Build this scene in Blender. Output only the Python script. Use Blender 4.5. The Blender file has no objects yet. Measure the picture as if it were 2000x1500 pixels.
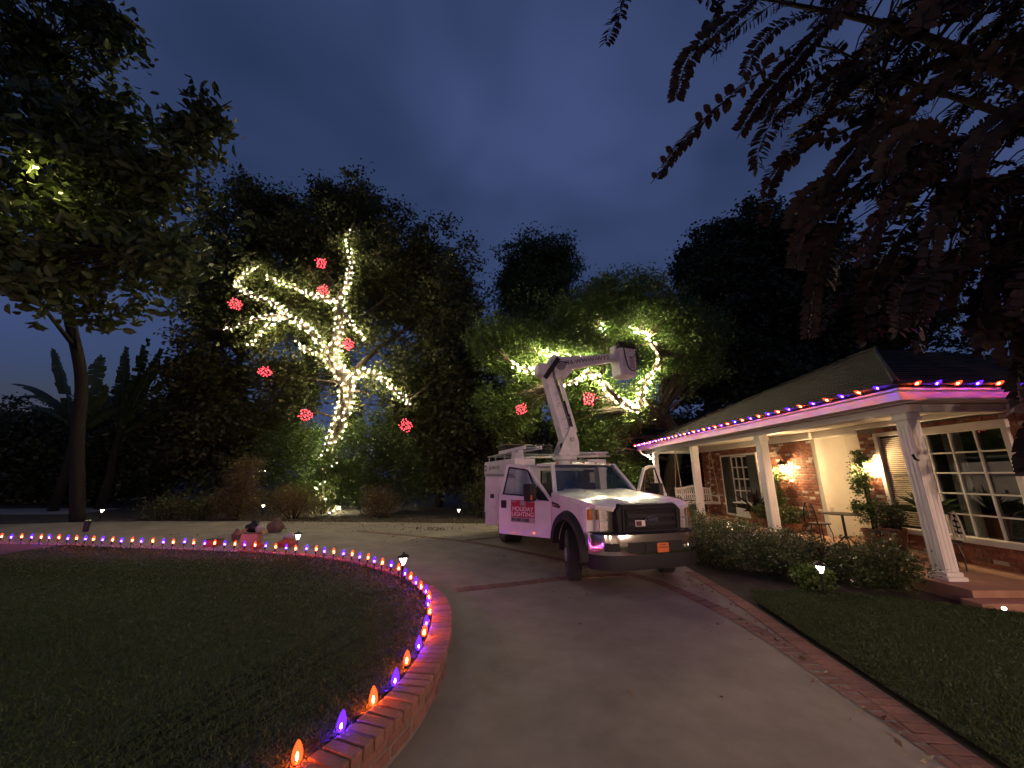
import bpy, bmesh, math, random
import numpy as np
from mathutils import Vector, Matrix

random.seed(7)
RNG = np.random.default_rng(11)
R = math.radians
PI = math.pi
scene = bpy.context.scene
COL = scene.collection

# ------------------------------------------------------------------ camera
cam_d = bpy.data.cameras.new('camera')
cam_d.sensor_width = 36.0
cam_d.lens = 13.0
cam_d.clip_start = 0.05
cam_d.clip_end = 2000
cam = bpy.data.objects.new('camera', cam_d)
cam.location = (0, 0, 1.7)
cam.rotation_euler = (R(90 + 13.85), 0, 0)
COL.objects.link(cam)
scene.camera = cam

# ------------------------------------------------------------------ world: dusk sky with thin cloud
SUN_EL, SUN_ROT = R(0.0), R(150)
world = bpy.data.worlds.new('World')
scene.world = world
world.use_nodes = True
wn = world.node_tree.nodes
wl = world.node_tree.links
wn.clear()
w_out = wn.new('ShaderNodeOutputWorld')
w_bg = wn.new('ShaderNodeBackground')
w_sky = wn.new('ShaderNodeTexSky')
w_sky.sky_type = 'NISHITA'
w_sky.sun_disc = False
w_sky.sun_elevation = SUN_EL
w_sky.sun_rotation = SUN_ROT
w_sky.air_density = 1.0
w_sky.dust_density = 0.4
w_sky.ozone_density = 3.0
w_tc = wn.new('ShaderNodeTexCoord')
w_map = wn.new('ShaderNodeMapping')
w_map.inputs['Scale'].default_value = (1.0, 1.0, 1.7)
w_map.inputs['Location'].default_value = (1.85, 6.5, 3.5)
w_map.inputs['Rotation'].default_value = (0.5, 0.35, 0.2)
w_noise = wn.new('ShaderNodeTexNoise')
w_noise.inputs['Scale'].default_value = 2.0
w_noise.inputs['Detail'].default_value = 2.6
w_noise.inputs['Roughness'].default_value = 0.48
w_noise.inputs['Distortion'].default_value = 0.35
w_ramp = wn.new('ShaderNodeValToRGB')
w_ramp.color_ramp.elements[0].position = 0.36
w_ramp.color_ramp.elements[0].color = (0.26, 0.26, 0.26, 1)
w_ramp.color_ramp.elements[1].position = 0.72
w_ramp.color_ramp.elements[1].color = (1, 1, 1, 1)
w_tint = wn.new('ShaderNodeMix'); w_tint.data_type = 'RGBA'; w_tint.blend_type = 'MULTIPLY'
w_tint.inputs['Factor'].default_value = 1.0
w_tint.inputs['B'].default_value = (1.0, 0.92, 1.0, 1)
w_mix = wn.new('ShaderNodeMix'); w_mix.data_type = 'RGBA'
w_mix.inputs['B'].default_value = (0.345, 0.52, 1.30, 1)      # blue-grey thin cloud
wl.new(w_sky.outputs['Color'], w_tint.inputs['A'])
wl.new(w_tc.outputs['Generated'], w_map.inputs['Vector'])
wl.new(w_map.outputs['Vector'], w_noise.inputs['Vector'])
wl.new(w_noise.outputs['Fac'], w_ramp.inputs['Fac'])
wl.new(w_ramp.outputs['Color'], w_mix.inputs['Factor'])
wl.new(w_tint.outputs['Result'], w_mix.inputs['A'])
wl.new(w_mix.outputs['Result'], w_bg.inputs['Color'])
wl.new(w_bg.outputs['Background'], w_out.inputs['Surface'])
w_bg.inputs['Strength'].default_value = 0.105

sun_d = bpy.data.lights.new('sun', 'SUN')
sun_d.energy = 0.012
sun_d.angle = R(40)
sun_d.color = (0.75, 0.82, 1.0)
sun = bpy.data.objects.new('sun', sun_d)
sun.rotation_euler = (R(35), 0, R(20))
COL.objects.link(sun)

scene.view_settings.view_transform = 'Standard'
scene.view_settings.look = 'None'
scene.view_settings.gamma = 1.0
scene.view_settings.exposure = 0.5
scene.view_settings.use_curve_mapping = False
scene.render.film_transparent = False
cy = scene.cycles
cy.use_denoising = True
cy.max_bounces = 6
cy.diffuse_bounces = 3
cy.glossy_bounces = 3
cy.transmission_bounces = 4
cy.transparent_max_bounces = 24
cy.sample_clamp_indirect = 2.0
cy.caustics_reflective = False
cy.caustics_refractive = False
cy.use_light_tree = True

# ------------------------------------------------------------------ materials
MATS = {}
def nodes_of(m):
    m.use_nodes = True
    return m.node_tree.nodes, m.node_tree.links

def mat(name, col, rough=0.6, metal=0.0, noise=0.0, scale=8.0, bump=0.0, bscale=None, spec=0.5, coat=0.0, obj_rand=0.0, stain=None):
    m = bpy.data.materials.new(name)
    n, l = nodes_of(m)
    b = n['Principled BSDF']
    b.inputs['Roughness'].default_value = rough
    b.inputs['Metallic'].default_value = metal
    b.inputs['Specular IOR Level'].default_value = spec
    b.inputs['Coat Weight'].default_value = coat
    b.inputs['Coat Roughness'].default_value = 0.035
    b.inputs['Base Color'].default_value = (*col, 1)
    tc = n.new('ShaderNodeTexCoord')
    last = None
    if noise > 0:
        t = n.new('ShaderNodeTexNoise')
        t.inputs['Scale'].default_value = scale
        t.inputs['Detail'].default_value = 6
        t.inputs['Roughness'].default_value = 0.65
        l.new(tc.outputs['Object'], t.inputs['Vector'])
        r = n.new('ShaderNodeValToRGB')
        r.color_ramp.elements[0].position = 0.3
        r.color_ramp.elements[1].position = 0.72
        a = 1 - noise; c = 1 + noise * 0.7
        r.color_ramp.elements[0].color = (col[0]*a, col[1]*a, col[2]*a, 1)
        r.color_ramp.elements[1].color = (min(1, col[0]*c), min(1, col[1]*c), min(1, col[2]*c), 1)
        l.new(t.outputs['Fac'], r.inputs['Fac'])
        last = r.outputs['Color']
    if stain is not None:
        t2 = n.new('ShaderNodeTexNoise')
        t2.inputs['Scale'].default_value = stain[0]
        t2.inputs['Detail'].default_value = 4
        l.new(tc.outputs['Object'], t2.inputs['Vector'])
        r2 = n.new('ShaderNodeValToRGB')
        r2.color_ramp.elements[0].position = 0.35
        r2.color_ramp.elements[0].color = (stain[1],)*3 + (1,)
        r2.color_ramp.elements[1].position = 0.62
        r2.color_ramp.elements[1].color = (1, 1, 1, 1)
        l.new(t2.outputs['Fac'], r2.inputs['Fac'])
        mx = n.new('ShaderNodeMix'); mx.data_type = 'RGBA'; mx.blend_type = 'MULTIPLY'
        mx.inputs['Factor'].default_value = 1
        if last is not None: l.new(last, mx.inputs['A'])
        else: mx.inputs['A'].default_value = (*col, 1)
        l.new(r2.outputs['Color'], mx.inputs['B'])
        last = mx.outputs['Result']
    if obj_rand > 0:
        oi = n.new('ShaderNodeObjectInfo')
        mr = n.new('ShaderNodeMapRange')
        mr.inputs['To Min'].default_value = 1 - obj_rand
        mr.inputs['To Max'].default_value = 1 + obj_rand
        l.new(oi.outputs['Random'], mr.inputs['Value'])
        mx = n.new('ShaderNodeMix'); mx.data_type = 'RGBA'; mx.blend_type = 'MULTIPLY'
        mx.inputs['Factor'].default_value = 1
        if last is not None: l.new(last, mx.inputs['A'])
        else: mx.inputs['A'].default_value = (*col, 1)
        l.new(mr.outputs['Result'], mx.inputs['B'])
        last = mx.outputs['Result']
    if last is not None:
        l.new(last, b.inputs['Base Color'])
    if bump > 0:
        t = n.new('ShaderNodeTexNoise')
        t.inputs['Scale'].default_value = bscale or scale * 4
        t.inputs['Detail'].default_value = 5
        l.new(tc.outputs['Object'], t.inputs['Vector'])
        bp = n.new('ShaderNodeBump')
        bp.inputs['Strength'].default_value = bump
        bp.inputs['Distance'].default_value = 0.01
        l.new(t.outputs['Fac'], bp.inputs['Height'])
        l.new(bp.outputs['Normal'], b.inputs['Normal'])
    MATS[name] = m
    return m

def emit(name, col, strength):
    m = bpy.data.materials.new(name)
    n, l = nodes_of(m)
    n.clear()
    o = n.new('ShaderNodeOutputMaterial')
    e = n.new('ShaderNodeEmission')
    e.inputs['Color'].default_value = (*col, 1)
    e.inputs['Strength'].default_value = strength
    l.new(e.outputs[0], o.inputs['Surface'])
    MATS[name] = m
    return m

def shell(name, tint, glow, strength, fac=0.5):
    """translucent plastic: tinted see-through mixed with the glow of the plastic itself"""
    m = bpy.data.materials.new(name)
    n, l = nodes_of(m)
    n.clear()
    o = n.new('ShaderNodeOutputMaterial')
    t = n.new('ShaderNodeBsdfTransparent'); t.inputs['Color'].default_value = (*tint, 1)
    e = n.new('ShaderNodeEmission'); e.inputs['Color'].default_value = (*glow, 1); e.inputs['Strength'].default_value = strength
    x = n.new('ShaderNodeMixShader'); x.inputs['Fac'].default_value = fac
    l.new(t.outputs[0], x.inputs[1]); l.new(e.outputs[0], x.inputs[2]); l.new(x.outputs[0], o.inputs['Surface'])
    MATS[name] = m
    return m

def glass(name, tint, refl=0.12, rough=0.02):
    m = bpy.data.materials.new(name)
    n, l = nodes_of(m)
    n.clear()
    o = n.new('ShaderNodeOutputMaterial')
    t = n.new('ShaderNodeBsdfTransparent'); t.inputs['Color'].default_value = (*tint, 1)
    g = n.new('ShaderNodeBsdfGlossy'); g.inputs['Roughness'].default_value = rough
    x = n.new('ShaderNodeMixShader'); x.inputs['Fac'].default_value = refl
    l.new(t.outputs[0], x.inputs[1]); l.new(g.outputs[0], x.inputs[2]); l.new(x.outputs[0], o.inputs['Surface'])
    MATS[name] = m
    return m

def leafmat(name, c1, c2, rough=0.45, trans=0.3):
    m = bpy.data.materials.new(name)
    n, l = nodes_of(m)
    b = n['Principled BSDF']
    o = n['Material Output']
    b.inputs['Roughness'].default_value = rough
    gi = n.new('ShaderNodeNewGeometry')
    r = n.new('ShaderNodeValToRGB')
    r.color_ramp.elements[0].color = (*c1, 1)
    r.color_ramp.elements[1].color = (*c2, 1)
    l.new(gi.outputs['Random Per Island'], r.inputs['Fac'])
    l.new(r.outputs['Color'], b.inputs['Base Color'])
    t = n.new('ShaderNodeBsdfTranslucent')
    l.new(r.outputs['Color'], t.inputs['Color'])
    x = n.new('ShaderNodeMixShader'); x.inputs['Fac'].default_value = trans
    l.new(b.outputs[0], x.inputs[1]); l.new(t.outputs[0], x.inputs[2]); l.new(x.outputs[0], o.inputs['Surface'])
    MATS[name] = m
    return m

def brickmat(name, use_object):
    m = bpy.data.materials.new(name)
    n, l = nodes_of(m)
    b = n['Principled BSDF']
    b.inputs['Roughness'].default_value = 0.85
    src = n.new('ShaderNodeObjectInfo') if use_object else n.new('ShaderNodeNewGeometry')
    r = n.new('ShaderNodeValToRGB')
    r.color_ramp.interpolation = 'CONSTANT'
    els = [(0.0, (0.24, 0.075, 0.04)), (0.2, (0.30, 0.10, 0.055)), (0.42, (0.20, 0.06, 0.035)), (0.62, (0.33, 0.125, 0.07)),
           (0.78, (0.14, 0.05, 0.035)), (0.86, (0.50, 0.40, 0.33)), (0.94, (0.60, 0.52, 0.45))]
    while len(r.color_ramp.elements) < len(els): r.color_ramp.elements.new(0.5)
    for e, (p, c) in zip(r.color_ramp.elements, els):
        e.position = p; e.color = (*c, 1)
    l.new(src.outputs['Random' if use_object else 'Random Per Island'], r.inputs['Fac'])
    tc = n.new('ShaderNodeNewGeometry')
    t = n.new('ShaderNodeTexNoise'); t.inputs['Scale'].default_value = 14; t.inputs['Detail'].default_value = 6
    l.new(tc.outputs['Position'], t.inputs['Vector'])
    r2 = n.new('ShaderNodeValToRGB')
    r2.color_ramp.elements[0].position = 0.5; r2.color_ramp.elements[1].position = 0.75
    r2.color_ramp.elements[1].color = (0.55, 0.55, 0.55, 1)
    l.new(t.outputs['Fac'], r2.inputs['Fac'])
    mx = n.new('ShaderNodeMix'); mx.data_type = 'RGBA'
    mx.inputs['B'].default_value = (0.45, 0.36, 0.30, 1)
    l.new(r2.outputs['Color'], mx.inputs['Factor']); l.new(r.outputs['Color'], mx.inputs['A'])
    l.new(mx.outputs['Result'], b.inputs['Base Color'])
    bp = n.new('ShaderNodeBump'); bp.inputs['Strength'].default_value = 0.6; bp.inputs['Distance'].default_value = 0.006
    t3 = n.new('ShaderNodeTexNoise'); t3.inputs['Scale'].default_value = 60
    l.new(tc.outputs['Position'], t3.inputs['Vector']); l.new(t3.outputs['Fac'], bp.inputs['Height']); l.new(bp.outputs['Normal'], b.inputs['Normal'])
    MATS[name] = m
    return m

mat('soil', (0.045, 0.032, 0.022), 0.95, noise=0.5, scale=5, bump=0.8, bscale=30)
mat('concrete', (0.31, 0.265, 0.215), 0.85, noise=0.22, scale=2.2, bump=0.5, bscale=150, stain=(0.7, 0.78))
mat('porch_floor', (0.36, 0.2, 0.13), 0.7, noise=0.2, scale=4, bump=0.2)
mat('lawn_soil', (0.03, 0.04, 0.014), 0.95, noise=0.5, scale=9, bump=0.8, bscale=60)
mat('mortar', (0.20, 0.17, 0.145), 0.95, noise=0.25, scale=20, bump=0.5)
mat('paver', (0.20, 0.09, 0.07), 0.85, noise=0.3, scale=16, bump=0.5, bscale=60, obj_rand=0.22)
mat('cap_brick', (0.25, 0.115, 0.085), 0.8, noise=0.3, scale=18, bump=0.5, bscale=70, obj_rand=0.25)
brickmat('wall_brick', True)
brickmat('wall_brick_joined', False)
mat('white_trim', (0.76, 0.73, 0.68), 0.5, noise=0.06, scale=5, bump=0.08)
mat('white_stucco', (0.74, 0.70, 0.62), 0.8, noise=0.07, scale=3, bump=0.3, bscale=70)
mat('ceiling_white', (0.74, 0.71, 0.65), 0.6, noise=0.05, scale=4)
mat('shingle', (0.022, 0.017, 0.017), 0.9, noise=0.35, scale=7, bump=0.7, bscale=40)
mat('shutter', (0.03, 0.034, 0.03), 0.55, noise=0.15, scale=6)
mat('dark_interior', (0.018, 0.016, 0.015), 0.9)
mat('curtain', (0.10, 0.09, 0.08), 0.9, noise=0.3, scale=8)
mat('door_dark', (0.045, 0.04, 0.034), 0.4, noise=0.2, scale=6)
mat('blind', (0.55, 0.47, 0.36), 0.6)
mat('iron', (0.02, 0.02, 0.022), 0.45, metal=0.5, noise=0.2, scale=20)
mat('iron_white_lit', (0.42, 0.38, 0.32), 0.5, noise=0.2, scale=20)  # dark iron coloured pale for the white light on the chair back
mat('terracotta', (0.22, 0.10, 0.06), 0.85, noise=0.25, scale=12)
mat('rope', (0.5, 0.42, 0.28), 0.9)
mat('brass', (0.22, 0.16, 0.09), 0.4, metal=0.8)
glass('window_glass', (0.75, 0.78, 0.8), 0.14, 0.01)
glass('cab_glass', (0.62, 0.66, 0.68), 0.13, 0.01)
glass('lens_glass', (0.97, 0.96, 0.95), 0.12, 0.04)
glass('lantern_glass', (0.95, 0.92, 0.85), 0.06, 0.1)

mat('truck_white', (0.80, 0.79, 0.78), 0.4, noise=0.04, scale=2.5, coat=0.7, stain=(3.0, 0.88))
mat('body_white', (0.70, 0.69, 0.69), 0.4, noise=0.06, scale=3, stain=(4.0, 0.84))
mat('boom_white', (0.78, 0.75, 0.76), 0.45, noise=0.08, scale=4, stain=(5.0, 0.8))
mat('black_plastic', (0.018, 0.018, 0.021), 0.6, noise=0.15, scale=10, spec=0.3)
mat('grille_black', (0.012, 0.012, 0.014), 0.55, spec=0.25)
mat('rubber', (0.022, 0.022, 0.022), 0.85, noise=0.2, scale=14, bump=0.3)
mat('tread', (0.02, 0.02, 0.02), 0.9)
mat('chrome', (0.82, 0.81, 0.80), 0.11, metal=1.0)
mat('lamp_reflector', (0.90, 0.88, 0.86), 0.45, metal=0.25)
mat('dull_steel', (0.42, 0.42, 0.43), 0.42, metal=0.8, noise=0.2, scale=12)
mat('alloy', (0.5, 0.5, 0.5), 0.35, metal=0.8)
mat('seat_grey', (0.09, 0.085, 0.08), 0.9, noise=0.2, scale=20)
mat('dash', (0.04, 0.038, 0.036), 0.7)
mat('sign_red', (0.40, 0.03, 0.035), 0.45, noise=0.1, scale=12)
mat('sign_grey', (0.22, 0.25, 0.22), 0.5)
mat('sign_dark', (0.05, 0.06, 0.055), 0.5)
mat('sign_pale', (0.48, 0.36, 0.38), 0.5)
mat('sign_white', (0.8, 0.74, 0.72), 0.5)
mat('letter_brown', (0.10, 0.04, 0.035), 0.6)
mat('plate_orange', (0.72, 0.16, 0.04), 0.5)
mat('badge_blue', (0.012, 0.02, 0.06), 0.25, coat=0.5)
mat('amber', (0.6, 0.2, 0.03), 0.25)
mat('reflector_red', (0.4, 0.02, 0.02), 0.3)
mat('hose', (0.012, 0.012, 0.013), 0.5)
mat('undercarriage', (0.02, 0.02, 0.02), 0.8)
mat('wood_pole', (0.22, 0.15, 0.09), 0.8, noise=0.3, scale=10)
mat('cardboard', (0.34, 0.21, 0.12), 0.9, noise=0.15, scale=8)
mat('paper_bag', (0.18, 0.12, 0.09), 0.9, noise=0.25, scale=9, bump=0.5)
mat('black_bag', (0.012, 0.012, 0.013), 0.4, bump=0.6, bscale=12)
mat('orange_cloth', (0.36, 0.09, 0.035), 0.7, noise=0.2, scale=10, bump=0.4)
mat('pale_plastic', (0.5, 0.45, 0.46), 0.6, bump=0.6, bscale=14)
mat('stone_pale', (0.5, 0.46, 0.38), 0.8, noise=0.2, scale=8, bump=0.3)
mat('far_wall', (0.16, 0.15, 0.17), 0.9)
mat('far_pave', (0.30, 0.28, 0.26), 0.9, noise=0.2, scale=1)
mat('bark_grey', (0.10, 0.078, 0.055), 0.9, noise=0.4, scale=6, bump=0.9, bscale=22)
mat('bark_dark', (0.014, 0.011, 0.009), 0.95, noise=0.4, scale=6, bump=0.9, bscale=20)
mat('wire', (0.02, 0.035, 0.02), 0.6)
mat('wire_black', (0.012, 0.012, 0.012), 0.6)
leafmat('leaf_oak', (0.055, 0.075, 0.022), (0.12, 0.13, 0.045))
leafmat('leaf_lit', (0.06, 0.115, 0.02), (0.13, 0.20, 0.045))  # green raised past natural so foliage by the lights seems to glow
leafmat('leaf_green', (0.045, 0.085, 0.02), (0.10, 0.15, 0.045))
leafmat('leaf_dark', (0.03, 0.04, 0.018), (0.06, 0.075, 0.03))
leafmat('leaf_dry', (0.12, 0.085, 0.03), (0.20, 0.15, 0.06))
leafmat('leaf_broad', (0.028, 0.046, 0.012), (0.062, 0.085, 0.026))
leafmat('leaf_olive', (0.06, 0.075, 0.02), (0.13, 0.14, 0.045))
leafmat('leaf_dark_red', (0.010, 0.005, 0.004), (0.022, 0.010, 0.007), rough=0.75, trans=0.15)  # on the arching tree the red bulb glow is put into this colour
leafmat('leaf_hedge', (0.04, 0.06, 0.02), (0.10, 0.12, 0.05), rough=0.3)
leafmat('leaf_palm', (0.03, 0.05, 0.02), (0.05, 0.08, 0.03))
leafmat('grass_blade', (0.03, 0.058, 0.012), (0.065, 0.095, 0.026), rough=0.6)
leafmat('litter', (0.10, 0.06, 0.03), (0.24, 0.17, 0.09), trans=0.0)

emit('fairy_glow', (1.0, 0.86, 0.50), 560.0)
emit('fairy_glow_near', (1.0, 0.86, 0.50), 1200.0)
emit('red_glow', (1.0, 0.055, 0.08), 9.0)
emit('core_orange', (1.0, 0.26, 0.07), 1500.0)
emit('core_purple', (0.24, 0.06, 1.0), 1650.0)
shell('shell_orange', (1.0, 0.40, 0.2), (1.0, 0.055, 0.012), 4.2, 0.6)
shell('shell_purple', (0.5, 0.28, 1.0), (0.075, 0.012, 1.0), 4.0, 0.6)
emit('porch_lamp_glow', (1.0, 0.66, 0.34), 1800.0)
emit('path_glow', (1.0, 0.80, 0.58), 9.0)
emit('flood_glow', (1.0, 0.86, 0.60), 1500.0)
emit('stand_in_lamp_glow', (1.0, 0.68, 0.52), 7200.0)  # unseen lanterns standing in for the rest of the lit house
emit('far_lamp_glow', (1.0, 0.75, 0.5), 30.0)
emit('tree_lamp_glow', (1.0, 0.85, 0.32), 2800.0)
emit('added_uplight_glow', (0.9, 1.0, 0.42), 4500.0)

# ------------------------------------------------------------------ mesh helpers
class MB:
    def __init__(s):
        s.v = []; s.f = []; s.m = []; s.mats = []; s.cur = 0
    def use(s, name):
        if name not in s.mats: s.mats.append(name)
        s.cur = s.mats.index(name); return s
    def add(s, vs, fs):
        o = len(s.v)
        s.v += [tuple(map(float, q)) for q in vs]
        for f in fs:
            s.f.append([o + i for i in f]); s.m.append(s.cur)
        return s
    def box(s, c, d, rot=None):
        x, y, z = d[0]/2, d[1]/2, d[2]/2
        vs = [Vector(q) for q in ((-x,-y,-z),(x,-y,-z),(x,y,-z),(-x,y,-z),(-x,-y,z),(x,-y,z),(x,y,z),(-x,y,z))]
        if rot is not None: vs = [rot @ q for q in vs]
        c = Vector(c)
        return s.add([q + c for q in vs], [(0,3,2,1),(4,5,6,7),(0,1,5,4),(1,2,6,5),(2,3,7,6),(3,0,4,7)])
    def bb(s, a, b):
        return s.box([(a[i]+b[i])/2 for i in range(3)], [abs(b[i]-a[i]) for i in range(3)])
    def tube(s, pts, rad, n=8, cap=True):
        pts = [Vector(p) for p in pts]
        if not isinstance(rad, (list, tuple)): rad = [rad]*len(pts)
        rings = []
        up = Vector((0.13, 0.21, 0.97))
        for i, p in enumerate(pts):
            a = pts[max(i-1, 0)]; b = pts[min(i+1, len(pts)-1)]
            t = (b - a)
            if t.length < 1e-9: t = Vector((0, 0, 1))
            t.normalize()
            if i == 0:
                u = t.cross(up)
                if u.length < 0.05: u = t.cross(Vector((1, 0, 0)))
            else:
                u = u - t * u.dot(t)
            u.normalize(); w = t.cross(u)
            rings.append([p + (u*math.cos(2*PI*k/n) + w*math.sin(2*PI*k/n))*rad[i] for k in range(n)])
        vs = [q for r in rings for q in r]
        fs = []
        for i in range(len(pts)-1):
            for k in range(n):
                fs.append((i*n+k, i*n+(k+1) % n, (i+1)*n+(k+1) % n, (i+1)*n+k))
        if cap:
            fs.append(tuple(range(n))[::-1]); fs.append(tuple((len(pts)-1)*n+k for k in range(n)))
        return s.add(vs, fs)
    def lathe(s, prof, c=(0,0,0), n=16, axis='z', rot=None):
        vs = []; fs = []
        for (r, h) in prof:
            for k in range(n):
                a = 2*PI*k/n
                p = Vector((r*math.cos(a), r*math.sin(a), h))
                if axis == 'y': p = Vector((p.x, p.z, p.y))
                if axis == 'x': p = Vector((p.z, p.x, p.y))
                if rot is not None: p = rot @ p
                vs.append(p + Vector(c))
        for i in range(len(prof)-1):
            for k in range(n):
                fs.append((i*n+k, i*n+(k+1) % n, (i+1)*n+(k+1) % n, (i+1)*n+k))
        fs.append(tuple(range(n))[::-1]); fs.append(tuple((len(prof)-1)*n+k for k in range(n)))
        return s.add(vs, fs)
    def prism(s, poly, a, b, axis='y'):
        """poly in the two other axes, extruded from a to b along axis"""
        def P(u, v, w):
            return {'y': (u, w, v), 'x': (w, u, v), 'z': (u, v, w)}[axis]
        n = len(poly)
        vs = [P(u, v, a) for u, v in poly] + [P(u, v, b) for u, v in poly]
        fs = [tuple(range(n)), tuple(range(n, 2*n))[::-1]] + [(i, n+i, n+(i+1) % n, (i+1) % n) for i in range(n)]
        return s.add(vs, fs)
    def loft(s, secs, cap=True):
        n = len(secs[0]); vs = [p for q in secs for p in q]; fs = []
        for i in range(len(secs)-1):
            for k in range(n):
                fs.append((i*n+k, i*n+(k+1) % n, (i+1)*n+(k+1) % n, (i+1)*n+k))
        if cap:
            fs.append(tuple(range(n))[::-1]); fs.append(tuple((len(secs)-1)*n+k for k in range(n)))
        return s.add(vs, fs)
    def build(s, name, m=None, parent=None, smooth=False, bevel=0.0, seg=2, loc=None, rz=None, autosmooth=None):
        me = bpy.data.meshes.new(name)
        me.from_pydata(s.v, [], s.f)
        if m is not None: me.materials.append(MATS[m])
        else:
            for q in s.mats: me.materials.append(MATS[q])
            me.polygons.foreach_set('material_index', s.m)
        bm = bmesh.new(); bm.from_mesh(me); bmesh.ops.recalc_face_normals(bm, faces=bm.faces); bm.to_mesh(me); bm.free()
        if smooth: me.polygons.foreach_set('use_smooth', [True]*len(me.polygons))
        if autosmooth is not None:
            me.polygons.foreach_set('use_smooth', [True]*len(me.polygons))
            me.set_sharp_from_angle(angle=R(autosmooth))
        o = bpy.data.objects.new(name, me)
        COL.objects.link(o)
        if parent is not None: o.parent = parent
        if loc is not None: o.location = loc
        if rz is not None: o.rotation_euler = (0, 0, rz)
        if bevel > 0:
            b = o.modifiers.new('edge', 'BEVEL'); b.width = bevel; b.segments = seg; b.limit_method = 'ANGLE'; b.angle_limit = R(35)
            b.harden_normals = False
        return o

def thing(name, label, cat, loc=(0,0,0), rz=0.0, group=None, scale=1.0):
    o = bpy.data.objects.new(name, None)
    o.empty_display_size = 0.2
    o.location = loc; o.rotation_euler = (0, 0, rz); o.scale = (scale,)*3
    COL.objects.link(o)
    return tag(o, label, cat, group)
def tag(o, label, cat, group=None):
    o['label'] = label; o['category'] = cat
    if group: o['group'] = group
    return o
def structure(o, label=None):
    o['kind'] = 'structure'
    if label: o['label'] = label
    return o
def stuff(o):
    o['kind'] = 'stuff'; return o
def copy_tree(o, parent=None, label=None):
    c = o.copy(); COL.objects.link(c)
    if parent is not None: c.parent = parent
    if label: c['label'] = label
    for ch in list(o.children): copy_tree(ch, c)
    return c
def link_copy(name, me, parent, loc, rot=(0,0,0), scale=(1,1,1)):
    o = bpy.data.objects.new(name, me); COL.objects.link(o)
    o.parent = parent; o.location = loc; o.rotation_euler = rot; o.scale = scale
    return o
def raw_mesh(name, verts, faces_flat, nper, m):
    """fast mesh: verts (N,3), faces (M,nper)"""
    me = bpy.data.meshes.new(name)
    nv, nf = len(verts), len(faces_flat)
    me.vertices.add(nv); me.loops.add(nf*nper); me.polygons.add(nf)
    me.vertices.foreach_set('co', np.ascontiguousarray(verts, dtype=np.float32).ravel())
    me.loops.foreach_set('vertex_index', np.ascontiguousarray(faces_flat, dtype=np.int32).ravel())
    me.polygons.foreach_set('loop_start', np.arange(0, nf*nper, nper, dtype=np.int32))
    me.update(calc_edges=True)
    me.materials.append(MATS[m])
    return me
def raw_obj(name, me, parent=None):
    o = bpy.data.objects.new(name, me); COL.objects.link(o)
    if parent is not None: o.parent = parent
    return o
def text_obj(name, body, size, m, parent, loc, rot, extrude=0.002, align='CENTER', shear=0.0, sx=1.0):
    cu = bpy.data.curves.new(name, 'FONT')
    cu.body = body; cu.size = size; cu.extrude = extrude; cu.align_x = align; cu.align_y = 'CENTER'; cu.shear = shear
    cu.offset = size*0.012
    t = bpy.data.objects.new(name, cu); COL.objects.link(t)
    bpy.context.view_layer.update()
    me = bpy.data.meshes.new_from_object(t.evaluated_get(bpy.context.evaluated_depsgraph_get()))
    bpy.data.objects.remove(t)
    me.materials.clear(); me.materials.append(MATS[m])
    o = bpy.data.objects.new(name, me); COL.objects.link(o)
    o.parent = parent; o.location = loc; o.rotation_euler = rot; o.scale = (sx, 1, 1)
    return o
def catmull(pts, n=12):
    P = [Vector(p) for p in pts]
    P = [P[0]*2 - P[1]] + P + [P[-1]*2 - P[-2]]
    out = []
    for i in range(1, len(P)-2):
        for k in range(n):
            t = k/n
            a, b, c, d = P[i-1], P[i], P[i+1], P[i+2]
            out.append(0.5*((2*b) + (c-a)*t + (2*a-5*b+4*c-d)*t*t + (3*b-a-3*c+d)*t**3))
    out.append(P[-2]); return out
def resample(pts, step):
    out = [pts[0].copy()]; acc = 0.0
    for a, b in zip(pts, pts[1:]):
        L = (b-a).length
        while acc + L >= step:
            t = (step-acc)/L
            a = a + (b-a)*t; out.append(a.copy()); L = (b-a).length; acc = 0.0
        acc += L
    return out
def interp(x, xs, ys): return float(np.interp(x, xs, ys))

# ------------------------------------------------------------------ foliage helpers
def unit(v): return v / np.maximum(np.linalg.norm(v, axis=1, keepdims=True), 1e-9)
def leaf_cloud(name, centers, length, width, m, seed, droop=0.0, six=False, outward=None):
    rng = np.random.default_rng(seed)
    n = len(centers)
    d = rng.normal(size=(n, 3)); d[:, 2] = d[:, 2]*0.7 - droop
    if outward is not None: d += outward
    d = unit(d)
    q = unit(rng.normal(size=(n, 3)) + np.array([0, 0, 0.6]))
    s = unit(np.cross(d, q)); nn = np.cross(s, d)
    L = (length*rng.uniform(0.65, 1.25, n))[:, None]; W = L*(width/length)*rng.uniform(0.8, 1.15, n)[:, None]
    b = centers - d*L*0.5; t = centers + d*L*0.5
    if not six:
        fold = nn*W*0.25
        mid = centers - d*L*0.06
        v = np.stack([b, mid + s*W*0.5 + fold, t, mid - s*W*0.5 + fold], 1).reshape(-1, 3)
        f = np.arange(n*4).reshape(n, 4)
        return raw_mesh(name, v, f, 4, m)
    fold = nn*W*0.22; curl = -nn*L*0.12
    a1 = centers - d*L*0.22; a2 = centers + d*L*0.18
    v = np.stack([b, a1 + s*W*0.45 + fold, a2 + s*W*0.5 + fold, t + curl, a2 - s*W*0.5 + fold, a1 - s*W*0.45 + fold], 1).reshape(-1, 3)
    i = np.arange(n)[:, None]*6
    f = np.concatenate([i + np.array([[0, 1, 2, 3]]), i + np.array([[3, 4, 5, 0]])], 0)
    return raw_mesh(name, v, f, 4, m)
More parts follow.
